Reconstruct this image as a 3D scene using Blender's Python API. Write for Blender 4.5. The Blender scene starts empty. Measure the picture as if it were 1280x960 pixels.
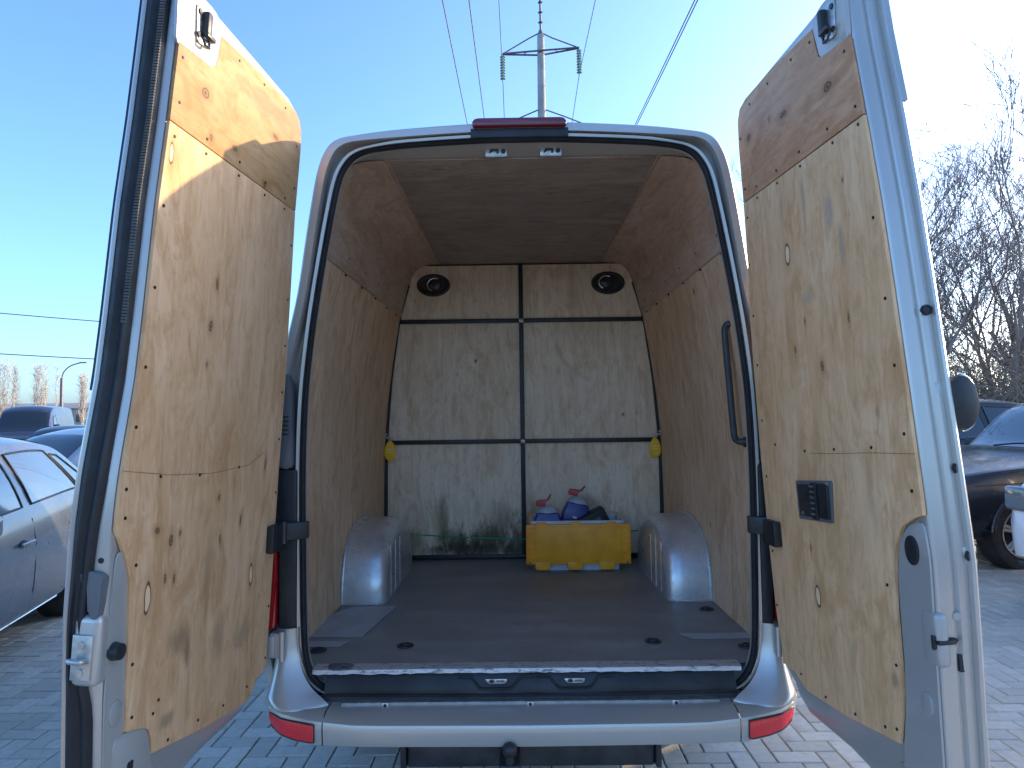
import bpy, bmesh, math, random
import numpy as np
from mathutils import Matrix, Vector

# ------------------------------------------------------------------ camera, sky, sun, exposure
SC = bpy.context.scene
COL = SC.collection
R = math.radians
SUN_DIR = Vector((1.0, 0.535, 0.315)).normalized()      # towards the sun
SUN_EL = math.asin(SUN_DIR.z)
SUN_AZ = math.atan2(SUN_DIR.x, SUN_DIR.y)                  # from +Y towards +X

cam = bpy.data.cameras.new('camera')
cam.sensor_fit = 'HORIZONTAL'; cam.sensor_width = 36.0
cam.lens = 36.0 * 870.0 / 1280.0
cam.clip_start = 0.02; cam.clip_end = 6000
camo = bpy.data.objects.new('camera', cam); COL.objects.link(camo)
camo.matrix_world = (Matrix.Translation((-0.03, -2.45, 1.57)) @ Matrix.Rotation(R(0.4251), 4, 'Z')
                     @ Matrix.Rotation(R(90 + 2.704), 4, 'X') @ Matrix.Rotation(R(-0.75), 4, 'Z'))
SC.camera = camo

W = bpy.data.worlds.new('World'); SC.world = W; W.use_nodes = True
wn = W.node_tree.nodes; wl = W.node_tree.links
bg = wn['Background']
sky = wn.new('ShaderNodeTexSky'); sky.sky_type = 'NISHITA'; sky.sun_disc = False
sky.sun_elevation = SUN_EL; sky.sun_rotation = SUN_AZ
sky.altitude = 100; sky.air_density = 0.85; sky.dust_density = 2.0; sky.ozone_density = 5.2
wl.new(sky.outputs[0], bg.inputs[0]); bg.inputs[1].default_value = 0.15

sun = bpy.data.lights.new('sun', 'SUN'); sun.energy = 2.0; sun.angle = R(0.53)
sun.color = (1.0, 0.70, 0.38)
suno = bpy.data.objects.new('sun', sun); COL.objects.link(suno)
suno.rotation_euler = SUN_DIR.to_track_quat('Z', 'Y').to_euler()
suno.location = (20, 9, 12)

SC.view_settings.view_transform = 'Standard'; SC.view_settings.look = 'None'
SC.view_settings.gamma = 1.0; SC.view_settings.use_curve_mapping = False
SC.view_settings.exposure = 1.9
SC.render.engine = 'CYCLES'
SC.cycles.max_bounces = 10; SC.cycles.diffuse_bounces = 5

rnd = random.Random(7)

# ------------------------------------------------------------------ node helpers
class NT:
    def __init__(s, name):
        s.m = bpy.data.materials.new(name); s.m.use_nodes = True
        s.t = s.m.node_tree; s.b = s.t.nodes['Principled BSDF']
    def n(s, typ, **kw):
        d = s.t.nodes.new(typ)
        for k, v in kw.items(): setattr(d, k, v)
        return d
    def link(s, a, b): s.t.links.new(a, b)
    def put(s, sock, v):
        if isinstance(v, bpy.types.NodeSocket): s.link(v, sock)
        elif v is not None: sock.default_value = v
    def coord(s, kind='Object'): return s.n('ShaderNodeTexCoord').outputs[kind]
    def mapping(s, v, scale=(1, 1, 1), loc=(0, 0, 0), rot=(0, 0, 0)):
        d = s.n('ShaderNodeMapping'); s.link(v, d.inputs[0])
        d.inputs['Location'].default_value = loc; d.inputs['Scale'].default_value = scale; d.inputs['Rotation'].default_value = rot
        return d.outputs[0]
    def noise(s, v, scale, detail=4, rough=.55, dist=0):
        d = s.n('ShaderNodeTexNoise'); s.link(v, d.inputs['Vector'])
        d.inputs['Scale'].default_value = scale; d.inputs['Detail'].default_value = detail
        d.inputs['Roughness'].default_value = rough; d.inputs['Distortion'].default_value = dist
        return d.outputs['Fac']
    def vor(s, v, scale, feature='F1', out='Distance', rand=1):
        d = s.n('ShaderNodeTexVoronoi', feature=feature); s.link(v, d.inputs['Vector']); d.inputs['Scale'].default_value = scale
        d.inputs['Randomness'].default_value = rand
        return d.outputs[out]
    def math(s, op, a, b=None, c=None, clamp=False):
        d = s.n('ShaderNodeMath', operation=op, use_clamp=clamp)
        s.put(d.inputs[0], a); s.put(d.inputs[1], b)
        if c is not None: s.put(d.inputs[2], c)
        return d.outputs[0]
    def rng(s, v, a, b, c=0, d=1, smooth=True):
        k = s.n('ShaderNodeMapRange'); k.interpolation_type = 'SMOOTHSTEP' if smooth else 'LINEAR'
        s.put(k.inputs[0], v)
        for i, x in enumerate((a, b, c, d)): k.inputs[i + 1].default_value = x
        return k.outputs[0]
    def mix(s, f, a, b, mode='MIX'):
        d = s.n('ShaderNodeMix', data_type='RGBA', blend_type=mode)
        s.put(d.inputs[0], f)
        for sock, v in ((d.inputs[6], a), (d.inputs[7], b)):
            s.put(sock, tuple(v) + (1,) if isinstance(v, (tuple, list)) and len(v) == 3 else v)
        return d.outputs[2]
    def bump(s, h, strength=.3, dist=.01):
        d = s.n('ShaderNodeBump'); s.put(d.inputs['Height'], h)
        d.inputs['Strength'].default_value = strength; d.inputs['Distance'].default_value = dist
        s.link(d.outputs[0], s.b.inputs['Normal'])
    def set(s, **kw):
        for k, v in kw.items():
            k = {'base': 'Base Color', 'rough': 'Roughness', 'metal': 'Metallic', 'spec': 'Specular IOR Level', 'coat': 'Coat Weight',
                 'coatr': 'Coat Roughness', 'trans': 'Transmission Weight', 'emit': 'Emission Color', 'estr': 'Emission Strength', 'alpha': 'Alpha', 'ior': 'IOR'}[k]
            if isinstance(v, (tuple, list)) and len(v) == 3: v = tuple(v) + (1,)
            s.put(s.b.inputs[k], v)
        return s
MATS = {}
def plain(name, col, rough=.5, metal=0., var=.12, scale=9, spec=.5, coat=0., bump=0., bscale=60):
    if name in MATS: return MATS[name]
    t = NT(name); c = t.coord(); n = t.noise(c, scale, 5)
    f = t.rng(n, .3, .7)
    t.set(base=t.mix(f, tuple(x * (1 - var) for x in col), tuple(min(1, x * (1 + var)) for x in col)),
          rough=t.rng(t.noise(c, scale * 2.3, 4), .3, .7, max(.03, rough - .07), min(1, rough + .07)), metal=metal, spec=spec, coat=coat, coatr=.08)
    if bump: t.bump(t.noise(c, bscale, 5), bump, .004)
    MATS[name] = t.m
    return t.m
def paint(name, col, metal=.55, rough=.32, dirt=.12):
    if name in MATS: return MATS[name]
    t = NT(name); c = t.coord()
    n = t.rng(t.noise(c, 1.7, 5, .6), .45, .8)
    base = t.mix(t.math('MULTIPLY', n, dirt), col, (.30, .285, .26))
    t.set(base=base, metal=metal, rough=t.rng(t.noise(c, 2.5, 3), .35, .75, rough, rough + .08), coat=.5, coatr=.10)
    MATS[name] = t.m
    return t.m
def plywood(name, light, dark, axis='Z', knots=(), plugs=(), stains=(), rough=.62, seed=0., randk=.5, blue=0., cuts=()):
    """birch ply: long soft grain on `axis`; knots/plugs given as (a, b, ra, rb) in the object's (x, z)."""
    t = NT(name); c0 = t.coord()
    wob = t.n('ShaderNodeTexNoise'); t.link(t.mapping(c0, (1, 1, 1), (seed, seed * 2, 0)), wob.inputs['Vector']); wob.inputs['Scale'].default_value = 7; wob.inputs['Detail'].default_value = 3
    wv = t.n('ShaderNodeVectorMath', operation='MULTIPLY_ADD'); t.link(wob.outputs['Color'], wv.inputs[0]); wv.inputs[1].default_value = (.035,) * 3; t.link(c0, wv.inputs[2])
    c = wv.outputs[0]
    st = {'Z': (9, 9, .8), 'X': (.8, 9, 9), 'Y': (9, .8, 9)}[axis]
    g1 = t.noise(t.mapping(c, st, (seed, 0, seed)), 2.2, 6, .62, .6)
    st2 = tuple(x * 4.5 if x > 1 else x * 1.6 for x in st)
    g2 = t.noise(t.mapping(c, st2, (0, seed, 3)), 2.4, 5, .6)
    big = t.noise(t.mapping(c0, (1, 1, 1), (seed * 3, 1, 2)), 2.1, 4, .6)
    f = t.math('ADD', t.math('MULTIPLY', t.rng(g1, .33, .68), .5), t.math('MULTIPLY', t.rng(big, .32, .68), .5))
    deep = tuple(x * k for x, k in zip(dark, (.74, .62, .48)))
    col = t.mix(f, tuple(x * k for x, k in zip(dark, (.95, .90, .84))), light)
    blo = tuple(4.2 if x > 1 else 1.5 for x in st)
    bl2 = t.noise(t.mapping(c, blo, (seed, 7, seed)), 1.7, 7, .68, 1.5)
    col = t.mix(t.rng(bl2, .46, .66, 0, .62), col, deep)
    bl3 = t.noise(t.mapping(c, tuple(x * 2.2 for x in blo), (3, seed, 5)), 2.0, 6, .65, 2.0)
    col = t.mix(t.rng(bl3, .52, .66, 0, .42), col, deep)
    col = t.mix(t.rng(bl3, .46, .34, 0, .30), col, tuple(min(.95, x * 1.12) for x in light))
    fine = t.noise(t.mapping(c, tuple(70 if x > 1 else 2.5 for x in st), (seed, seed, 1)), 1.0, 4, .6)
    col = t.mix(t.rng(fine, .48, .70, 0, .38), col, deep)
    fleck = t.noise(t.mapping(c, tuple(26 if x > 1 else 5.0 for x in st), (2, seed, 9)), 1.0, 5, .7)
    col = t.mix(t.rng(fleck, .62, .72, 0, .85 * randk), col, tuple(x * k for x, k in zip(dark, (.50, .38, .27))))
    sp = t.vor(t.mapping(c0, (1, 1, .6), (seed, 5, 1)), 9)
    spn = t.noise(t.mapping(c0, (1, 1, 1), (4, seed, 1)), 3.3, 2)
    col = t.mix(t.math('MULTIPLY', t.math('MULTIPLY', t.rng(sp, .12, .03), t.rng(spn, .56, .68)), randk * 1.3, clamp=True), col, (.06, .035, .02))
    if blue:
        bl = t.rng(t.noise(t.mapping(c0, (8, 8, 2.2), (seed, 1, 4)), 1.1, 4), .62, .74)
        col = t.mix(t.math('MULTIPLY', bl, blue), col, (.22, .23, .20))
    for (a, b, ra, rb, depth, hue) in stains:                       # soft marks with their own shape
        v = t.n('ShaderNodeVectorMath', operation='MULTIPLY_ADD'); t.link(c0, v.inputs[0]); v.inputs[1].default_value = (1 / ra, 0, 1 / rb); v.inputs[2].default_value = (-a / ra, 0, -b / rb)
        ln = t.n('ShaderNodeVectorMath', operation='LENGTH'); t.link(v.outputs[0], ln.inputs[0])
        d = t.math('ADD', ln.outputs['Value'], t.math('MULTIPLY', t.math('SUBTRACT', t.noise(t.mapping(c0, (1, 1, .45)), 22, 6, .7), .5), 1.7))
        col = t.mix(t.math('MULTIPLY', t.rng(d, 1.05, .2), depth), col, hue)
    for kind, lst in (('k', knots), ('p', plugs)):
        for (a, b, ra, rb) in lst:
            v = t.n('ShaderNodeVectorMath', operation='MULTIPLY_ADD'); t.link(c, v.inputs[0])
            v.inputs[1].default_value = (1 / ra, 0, 1 / rb); v.inputs[2].default_value = (-(a + .0175) / ra, 0, -(b + .0175) / rb)
            ln = t.n('ShaderNodeVectorMath', operation='LENGTH'); t.link(v.outputs[0], ln.inputs[0]); d = ln.outputs['Value']
            halo = t.math('MULTIPLY', t.rng(d, 2.3, .9), .42)
            col = t.mix(halo, col, tuple(x * y for x, y in zip(dark, (.62, .50, .38))))
            if kind == 'k':
                rings = t.rng(t.math('SINE', t.math('MULTIPLY', d, 14)), -1, 1, .35, .95)
                col = t.mix(t.math('MULTIPLY', t.rng(d, 1.0, .45), rings), col, (.075, .038, .018))
            else:
                ring = t.math('MULTIPLY', t.rng(d, .72, .86), t.rng(d, 1.12, .95))
                col = t.mix(t.rng(d, .86, .80), col, tuple(min(1, x * 1.12) for x in light))
                col = t.mix(t.math('MULTIPLY', ring, .9), col, (.055, .03, .015))
    t.set(base=col, rough=t.rng(g1, .3, .7, rough - .1, rough + .1), spec=.35)
    t.bump(t.math('ADD', g2, t.math('MULTIPLY', g1, .6)), .12, .0025)
    return t.m

# ------------------------------------------------------------------ mesh helpers
def tag(o, label=None, cat=None, group=None, kind=None):
    if label: o['label'] = label
    if cat: o['category'] = cat
    if group: o['group'] = group
    if kind: o['kind'] = kind
    return o
def link(o, parent=None):
    COL.objects.link(o)
    if parent is not None: o.parent = parent
    return o
def finish(me, mat, smooth=True, ang=35):
    if mat: me.materials.append(mat)
    if smooth:
        me.polygons.foreach_set('use_smooth', [True] * len(me.polygons))
        me.set_sharp_from_angle(angle=R(ang))
    me.update()
def mesh(name, v, f, mat, parent=None, smooth=True, ang=35, flip=None):
    me = bpy.data.meshes.new(name); me.from_pydata([tuple(map(float, p)) for p in v], [], f); me.validate()
    bm = bmesh.new(); bm.from_mesh(me); bmesh.ops.recalc_face_normals(bm, faces=bm.faces)
    if flip: bmesh.ops.reverse_faces(bm, faces=bm.faces)
    bm.to_mesh(me); bm.free()
    finish(me, mat, smooth, ang)
    return link(bpy.data.objects.new(name, me), parent)
def from_bm(name, bm, mat, parent=None, smooth=True, ang=35):
    me = bpy.data.meshes.new(name); bmesh.ops.recalc_face_normals(bm, faces=bm.faces); bm.to_mesh(me); bm.free()
    finish(me, mat, smooth, ang)
    return link(bpy.data.objects.new(name, me), parent)
def empty(name, loc=(0, 0, 0), rz=0):
    o = bpy.data.objects.new(name, None); o.empty_display_size = .2; o.location = loc; o.rotation_euler = (0, 0, rz)
    return link(o)
def bm_box(bm, c, s, bevel=0, seg=2, M=None):
    r = bmesh.ops.create_cube(bm, size=1)
    for v in r['verts']: v.co = Vector((v.co.x * s[0] + c[0], v.co.y * s[1] + c[1], v.co.z * s[2] + c[2]))
    vs = r['verts']
    if bevel:
        es = list({e for v in vs for e in v.link_edges})
        rr = bmesh.ops.bevel(bm, geom=es, offset=bevel, segments=seg, affect='EDGES', profile=.5)
        vs = list({v for f in rr['faces'] for v in f.verts} | {v for v in vs if v.is_valid})
    if M is not None:
        for v in vs: v.co = M @ v.co
    return vs
def box(name, c, s, mat, parent=None, bevel=.004, seg=2, M=None):
    bm = bmesh.new(); bm_box(bm, c, s, bevel, seg, M)
    return from_bm(name, bm, mat, parent)
def bm_cyl(bm, p0, p1, r0, r1=None, n=16, caps=True):
    r1 = r0 if r1 is None else r1
    p0, p1 = Vector(p0), Vector(p1); d = (p1 - p0).normalized()
    q = d.to_track_quat('Z', 'Y')
    a = [bm.verts.new(p0 + q @ Vector((r0 * math.cos(2 * math.pi * i / n), r0 * math.sin(2 * math.pi * i / n), 0))) for i in range(n)]
    b = [bm.verts.new(p1 + q @ Vector((r1 * math.cos(2 * math.pi * i / n), r1 * math.sin(2 * math.pi * i / n), 0))) for i in range(n)]
    for i in range(n): bm.faces.new((a[i], a[(i + 1) % n], b[(i + 1) % n], b[i]))
    if caps: bm.faces.new(a[::-1]); bm.faces.new(b)
def cyl(name, p0, p1, r, mat, parent=None, n=20, r1=None):
    bm = bmesh.new(); bm_cyl(bm, p0, p1, r, r1, n); return from_bm(name, bm, mat, parent)
def catmull(pts, k=6):
    P = [Vector(p) for p in pts]; out = []
    for i in range(len(P) - 1):
        a, b, c, d = P[max(i - 1, 0)], P[i], P[i + 1], P[min(i + 2, len(P) - 1)]
        for j in range(k):
            t = j / k
            out.append(.5 * ((2 * b) + (c - a) * t + (2 * a - 5 * b + 4 * c - d) * t * t + (3 * b - a - 3 * c + d) * t ** 3))
    out.append(P[-1]); return out
def tube_vf(pts, r, n=8, closed=False, v=None, f=None):
    v = [] if v is None else v; f = [] if f is None else f
    P = [Vector(p) for p in pts]; base = len(v); m = len(P); up = None
    for i, p in enumerate(P):
        a = P[(i - 1) % m] if (closed or i > 0) else P[0]; b = P[(i + 1) % m] if (closed or i < m - 1) else P[-1]
        d = (b - a).normalized()
        if up is None: up = d.orthogonal().normalized()
        up = (up - d * up.dot(d)).normalized(); s = d.cross(up)
        rr = r[i] if isinstance(r, (list, tuple)) else r
        for j in range(n):
            an = 2 * math.pi * j / n
            v.append(p + up * (rr * math.cos(an)) + s * (rr * math.sin(an)))
    for i in range(m if closed else m - 1):
        for j in range(n):
            i2 = (i + 1) % m
            f.append((base + i * n + j, base + i * n + (j + 1) % n, base + i2 * n + (j + 1) % n, base + i2 * n + j))
    if not closed:
        f.append(tuple(base + j for j in range(n))[::-1]); f.append(tuple(base + (m - 1) * n + j for j in range(n)))
    return v, f
def tube(name, pts, r, mat, parent=None, n=8, closed=False):
    v, f = tube_vf(pts, r, n, closed); return mesh(name, v, f, mat, parent, ang=60)
def loft(name, loops, mat, parent=None, closed=False, cap=False, ang=35, smooth=True):
    n = len(loops[0]); v = [p for l in loops for p in l]; f = []
    for i in range(len(loops) - 1):
        for j in range(n if closed else n - 1):
            k = (j + 1) % n; f.append((i * n + j, i * n + k, (i + 1) * n + k, (i + 1) * n + j))
    if cap: f.append(tuple(range(n))[::-1]); f.append(tuple((len(loops) - 1) * n + j for j in range(n)))
    return mesh(name, v, f, mat, parent, ang=ang, smooth=smooth)
def prism(name, outline, t0, t1, mat, parent=None, bevel=0, axes='xz', seg=2):
    """outline in two axes, extruded along the third from t0 to t1."""
    def P(a, b, t): return {'xz': (a, t, b), 'xy': (a, b, t), 'yz': (t, a, b)}[axes]
    bm = bmesh.new()
    A = [bm.verts.new(P(a, b, t0)) for a, b in outline]; B = [bm.verts.new(P(a, b, t1)) for a, b in outline]
    n = len(outline)
    fa = bm.faces.new(A[::-1]); fb = bm.faces.new(B)
    for i in range(n): bm.faces.new((A[i], A[(i + 1) % n], B[(i + 1) % n], B[i]))
    if bevel:
        es = [e for e in bm.edges if (e.verts[0] in A and e.verts[1] in A) or (e.verts[0] in B and e.verts[1] in B)]
        bmesh.ops.bevel(bm, geom=es, offset=bevel, segments=seg, affect='EDGES', profile=.5)
    return from_bm(name, bm, mat, parent)
def ellipse(a, b, ra, rb, n=28): return [(a + ra * math.cos(2 * math.pi * i / n), b + rb * math.sin(2 * math.pi * i / n)) for i in range(n)]
def smooth_outline(pts, r=.02, k=4):
    """round the corners of a polygon"""
    out = []; n = len(pts)
    for i in range(n):
        p0, p, p1 = (Vector((*pts[(i + j) % n], 0)) for j in (-1, 0, 1))
        a = (p0 - p); b = (p1 - p); rr = min(r, a.length * .45, b.length * .45)
        q0 = p + a.normalized() * rr; q1 = p + b.normalized() * rr
        for j in range(k + 1):
            t = j / k; q = q0 * (1 - t) ** 2 + p * 2 * t * (1 - t) + q1 * t * t
            out.append((q.x, q.y))
    return out

# ------------------------------------------------------------------ shared materials
M_SILVER = paint('silver_paint', (.545, .52, .475), .5, .30)
M_SILVERIN = paint('silver_inner_paint', (.47, .45, .41), .3, .42, .25)
M_RUBBER = plain('black_rubber', (.018, .019, .021), .55, var=.35, bump=.15)
M_BLACK = plain('black_plastic', (.020, .021, .023), .45, var=.3)
M_GREYPL = plain('grey_plastic', (.13, .135, .14), .5)
M_STEEL = plain('zinc_steel', (.55, .55, .52), .38, .85, var=.2, scale=40)
M_DARKSTEEL = plain('dark_steel', (.06, .06, .065), .4, .6, var=.3)
M_SCREW = plain('black_screw', (.03, .028, .026), .45, .5)
M_REDLENS = NT('red_lens').set(base=(.42, .006, .012), rough=.12, coat=1., coatr=.03, spec=.6).m
M_REDREFL = NT('red_reflector')
_c = M_REDREFL.coord(); _v = M_REDREFL.vor(_c, 260)
M_REDREFL.set(base=M_REDREFL.mix(M_REDREFL.rng(_v, 0, .7), (.98, .03, .04), (.80, .012, .02)), rough=.16, coat=1., coatr=.04)
M_REDREFL = M_REDREFL.m
M_GLASS = NT('car_glass').set(base=(.015, .02, .022), rough=.03, spec=.9, coat=.5, coatr=.02).m
M_GLASSL = NT('car_glass_pale').set(base=(.10, .13, .14), rough=.04, spec=1.0, coat=.9, coatr=.02).m
M_TYRE = plain('tyre_rubber', (.022, .022, .023), .75, var=.3, bump=.3, bscale=90)
M_RIM = plain('alloy_rim', (.50, .51, .52), .3, .8)
M_CHROME = plain('bright_trim', (.7, .71, .72), .15, 1.0, var=.03)

# ------------------------------------------------------------------ ground and pavers
def paver_material(name, attr):
    t = NT(name); c = t.coord()
    if attr: a = t.n('ShaderNodeAttribute', attribute_name='tone'); r = a.outputs['Fac']; gp = c
    else:
        oi = t.n('ShaderNodeObjectInfo'); r = oi.outputs['Random']
        gm = t.n('ShaderNodeNewGeometry'); gp = gm.outputs['Position']
    base = t.mix(r, (.46, .42, .345), (.61, .56, .465))
    n = t.noise(gp, 28, 6, .65)
    base = t.mix(t.rng(n, .35, .75, 0, .40), base, (.27, .27, .265))
    st = t.noise(gp, 1.3, 5, .6)
    base = t.mix(t.rng(st, .5, .75, 0, .40), base, (.28, .26, .235))
    sp = t.rng(t.noise(gp, 260, 2), .62, .72)
    base = t.mix(t.math('MULTIPLY', sp, .35), base, (.6, .6, .6))
    t.set(base=base, rough=.82, spec=.3); t.bump(t.noise(gp, 220, 4, .7), .35, .003)
    return t.m
t = NT('ground_sand'); _c = t.coord()
t.set(base=t.mix(t.noise(_c, 3, 6), (.05, .048, .044), (.10, .095, .085)), rough=.95, spec=.2); t.bump(t.noise(_c, 90, 4), .4, .01)
M_SAND = t.m
ground = mesh('ground', [(-2500, -600, 0), (2500, -600, 0), (2500, 4000, 0), (-2500, 4000, 0)], [(0, 1, 2, 3)], M_SAND, smooth=False)
tag(ground, kind='structure')
PW, PG, PH = .1, .006, .034
def paver_geo(w, l, h, jit=0):
    """w along x, l along y; top face at z=h with a small chamfer"""
    a, b, c = w / 2 - PG / 2, l / 2 - PG / 2, .004
    v = [(-a, -b, 0), (a, -b, 0), (a, b, 0), (-a, b, 0), (-a, -b, h - c), (a, -b, h - c), (a, b, h - c), (-a, b, h - c),
         (-a + c, -b + c, h), (a - c, -b + c, h), (a - c, b - c, h), (-a + c, b - c, h)]
    f = [(0, 1, 5, 4), (1, 2, 6, 5), (2, 3, 7, 6), (3, 0, 4, 7), (4, 5, 9, 8), (5, 6, 10, 9), (6, 7, 11, 10), (7, 4, 8, 11), (8, 9, 10, 11)]
    return v, f
def build_pavers():
    mi, ms = paver_material('paver_concrete', False), paver_material('paver_concrete_far', True)
    X0, X1, Y0, Y1 = -130, 150, -50, 190                       # in paver widths
    near = []; far = []
    def bumperside(x, y):                                       # score: how large it shows beside or under the van
        d = y + 2.45
        if d < 3.0: return None
        u = 647 + 870 * x / d; v = 521 + 870 * 1.57 / d
        if v > 985 or u < -25 or u > 1305: return None
        if 85 < u < 180 or 1130 < u < 1232 and v < 940: return None
        if u < 85 and v < 795 - u * .6: return None
        if 180 < u < 330 and v < 950 - (u - 180) * .55: return None
        if 330 < u < 990 and v < 925: return None
        if 990 < u < 1130 and v < 860 + (u - 990) * .62: return None
        if u >= 1232 and v < 722: return None
        return d
    for ix in range(X0, X1):
        for iy in range(Y0, Y1):
            k = (ix - iy) % 4
            if k == 0: cx, cy, o = (ix + 1) * PW, (iy + .5) * PW, 0
            elif k == 2: cx, cy, o = (ix + .5) * PW, iy * PW, 1
            else: continue
            s = bumperside(cx, cy)
            if s is not None: near.append((s, cx, cy, o))
            else: far.append((cx, cy, o))
    near.sort(); far += [n[1:] for n in near[300:]]; near = near[:300]
    v, f = paver_geo(PW * 2, PW, PH); me = bpy.data.meshes.new('paver'); me.from_pydata(v, [], f); me.materials.append(mi)
    r = random.Random(3)
    for s, x, y, o in near:
        ob = bpy.data.objects.new('paver', me); COL.objects.link(ob); ob.parent = ground
        ob.location = (x, y, r.uniform(-.0018, .0018)); ob.rotation_euler = (r.gauss(0, .004), r.gauss(0, .004), (math.pi / 2 if o else 0) + r.gauss(0, .004))
    v = np.array(v); f = np.array(f); nf = len(far)
    arr = np.array(far); rs = np.random.RandomState(5)
    an = arr[:, 2] * math.pi / 2 + rs.normal(0, .004, nf); ca, sa = np.cos(an), np.sin(an)
    VX = v[None, :, 0] * ca[:, None] - v[None, :, 1] * sa[:, None] + arr[:, 0:1]
    VY = v[None, :, 0] * sa[:, None] + v[None, :, 1] * ca[:, None] + arr[:, 1:2]
    VZ = v[None, :, 2] + rs.uniform(-.0018, .0018, (nf, 1)) + v[None, :, 0] * rs.normal(0, .004, (nf, 1)) * (v[None, :, 2] > 0)
    V = np.stack([VX, VY, VZ], -1).reshape(-1, 3)
    F = (f[None] + (np.arange(nf) * 12)[:, None, None]).reshape(-1, 4)
    me = bpy.data.meshes.new('paver_field'); me.vertices.add(len(V)); me.vertices.foreach_set('co', V.ravel())
    me.loops.add(F.size); me.loops.foreach_set('vertex_index', F.ravel().astype(np.int32))
    me.polygons.add(len(F)); me.polygons.foreach_set('loop_start', np.arange(0, F.size, 4, dtype=np.int32))
    at = me.attributes.new('tone', 'FLOAT', 'POINT'); at.data.foreach_set('value', np.repeat(rs.rand(nf), 12).astype(np.float32))
    me.update(calc_edges=True); me.materials.append(ms)
    ob = link(bpy.data.objects.new('paver_field', me), ground); tag(ob, kind='stuff')
build_pavers()

# ------------------------------------------------------------------ the van: shell, frame, bumper
van = empty('cargo_van', (0, 0, 0))
tag(van, 'silver high-roof cargo van with open rear doors and plywood-lined hold', 'van')

A_HALF = [(.0, .55), (.4, .55), (.70, .56), (.85, .58), (.90, .63), (.93, .72), (.945, .85), (.95, 1.1), (.94, 1.4), (.895, 1.65), (.850, 1.85),
          (.812, 2.02), (.785, 2.2), (.765, 2.33), (.742, 2.455), (.712, 2.535), (.672, 2.575), (.60, 2.592), (.43, 2.612), (.16, 2.628), (.0, 2.630)]
E_HALF = [(.0, .602), (.4, .604), (.60, .611), (.69, .634), (.74, .675), (.767, .74), (.776, .85), (.780, 1.1), (.781, 1.4), (.772, 1.65), (.752, 1.85),
          (.728, 2.02), (.698, 2.2), (.674, 2.33), (.650, 2.43), (.62, 2.485), (.585, 2.513), (.53, 2.529), (.40, 2.543), (.15, 2.555), (.0, 2.556)]
def dense(h, k=4):
    return [(p.x, p.y) for p in catmull([(a, b, 0) for a, b in h], k)]
def full(h): return [(x, z) for x, z in h] + [(-x, z) for x, z in h[-2:0:-1]]
Ad, Ed = full(dense(A_HALF)), full(dense(E_HALF))
def ring(dist=None, frac=None, y=0., inner=0.):
    out = []
    for (ex, ez), (ax, az) in zip(Ed, Ad):
        d = Vector((ax - ex, az - ez)); g = d.length or 1e-6
        k = (min(dist, g * .46 * abs(dist) / .036) if dist is not None else g * frac) + inner
        out.append((ex + d.x / g * k, y, ez + d.y / g * k))
    return out
def ring_gap(back, y):
    out = []
    for (ex, ez), (ax, az) in zip(Ed, Ad):
        d = Vector((ax - ex, az - ez)); g = d.length or 1e-6; k = max(g - back, g * .50)
        out.append((ex + d.x / g * k, y, ez + d.y / g * k))
    return out
loft('door_frame', [ring(0, y=.030), ring(0, y=.020), ring(.016, y=.018), ring(.019, y=.004), ring(.031, y=.002), ring(.035, y=.008), ring(.036, y=.070),
                    ring_gap(.042, .075), ring_gap(.040, .006), ring_gap(.036, -.004), ring_gap(.010, -.003), ring_gap(.004, .003), ring(frac=1, y=.02)], M_SILVER, van, closed=True, ang=28)
# rubber seal round the opening, a two-lipped profile
def seal_ring(d, y): return ring(d, y=y)
loft('door_seal', [seal_ring(.0, .016), seal_ring(-.002, .010), seal_ring(-.001, .000), seal_ring(.006, -.008), seal_ring(.009, -.004), seal_ring(.012, -.009), seal_ring(.017, -.005), seal_ring(.020, .006), seal_ring(.020, .022)],
     M_RUBBER, van, closed=True, ang=40)
# inner return from the frame to the lining
def lining_half():
    return [(.0, .702), (.45, .702), (.70, .702), (.80, .702), (.85, .702), (.872, .704), (.876, .85), (.876, 1.1), (.868, 1.4), (.850, 1.65), (.825, 1.85), (.80, 2.02), (.768, 2.2), (.738, 2.33),
            (.708, 2.43), (.675, 2.49), (.625, 2.522), (.55, 2.533), (.40, 2.536), (.15, 2.537), (.0, 2.537)]
Ld = full(dense(lining_half()))
inner_loop = [(x, .10, z) for x, z in Ld]
mid_loop = [((a[0] * .35 + b[0] * .65), .075, (a[1] * .35 + b[1] * .65) if a[1] > .75 else b[1] - .003) for a, b in zip(Ed, Ld)]
loft('inner_frame', [[(x, .014, z) for x, z in Ed], mid_loop, inner_loop], M_SILVERIN, van, closed=True, ang=60)

# outer body: sides, roof, nose
def body_section(y, sx, roof, top=2.63):
    lo = .42; out = []
    prof = ([(.915, .66), (.925, .69)] if y < .3 else [(.90, .44), (.93, .55)]) + dense(A_HALF[5:], 3)
    prof = prof + [(-x, z) for x, z in prof[-2::-1]]
    for x, z in prof: out.append((x * sx, y, lo + (z - lo) * (roof - lo) / (top - lo)))
    return out
loft('body_shell', [body_section(*a) for a in ((.0205, 1, 2.63), (.06, 1.008, 2.64), (.18, 1.022, 2.655), (.5, 1.035, 2.67), (1.2, 1.045, 2.685), (2.6, 1.045, 2.685), (3.15, 1.04, 2.62),
      (3.4, 1.035, 2.45), (3.8, 1.03, 2.0), (4.15, 1.02, 1.55), (4.7, 1.0, 1.32), (5.0, .96, 1.15), (5.12, .9, .85), (5.13, .3, .6))], M_SILVER, van, ang=50)
box('underbody', (0, 2.85, .52), (1.66, 4.3, .14), M_BLACK, van, .03)
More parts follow.
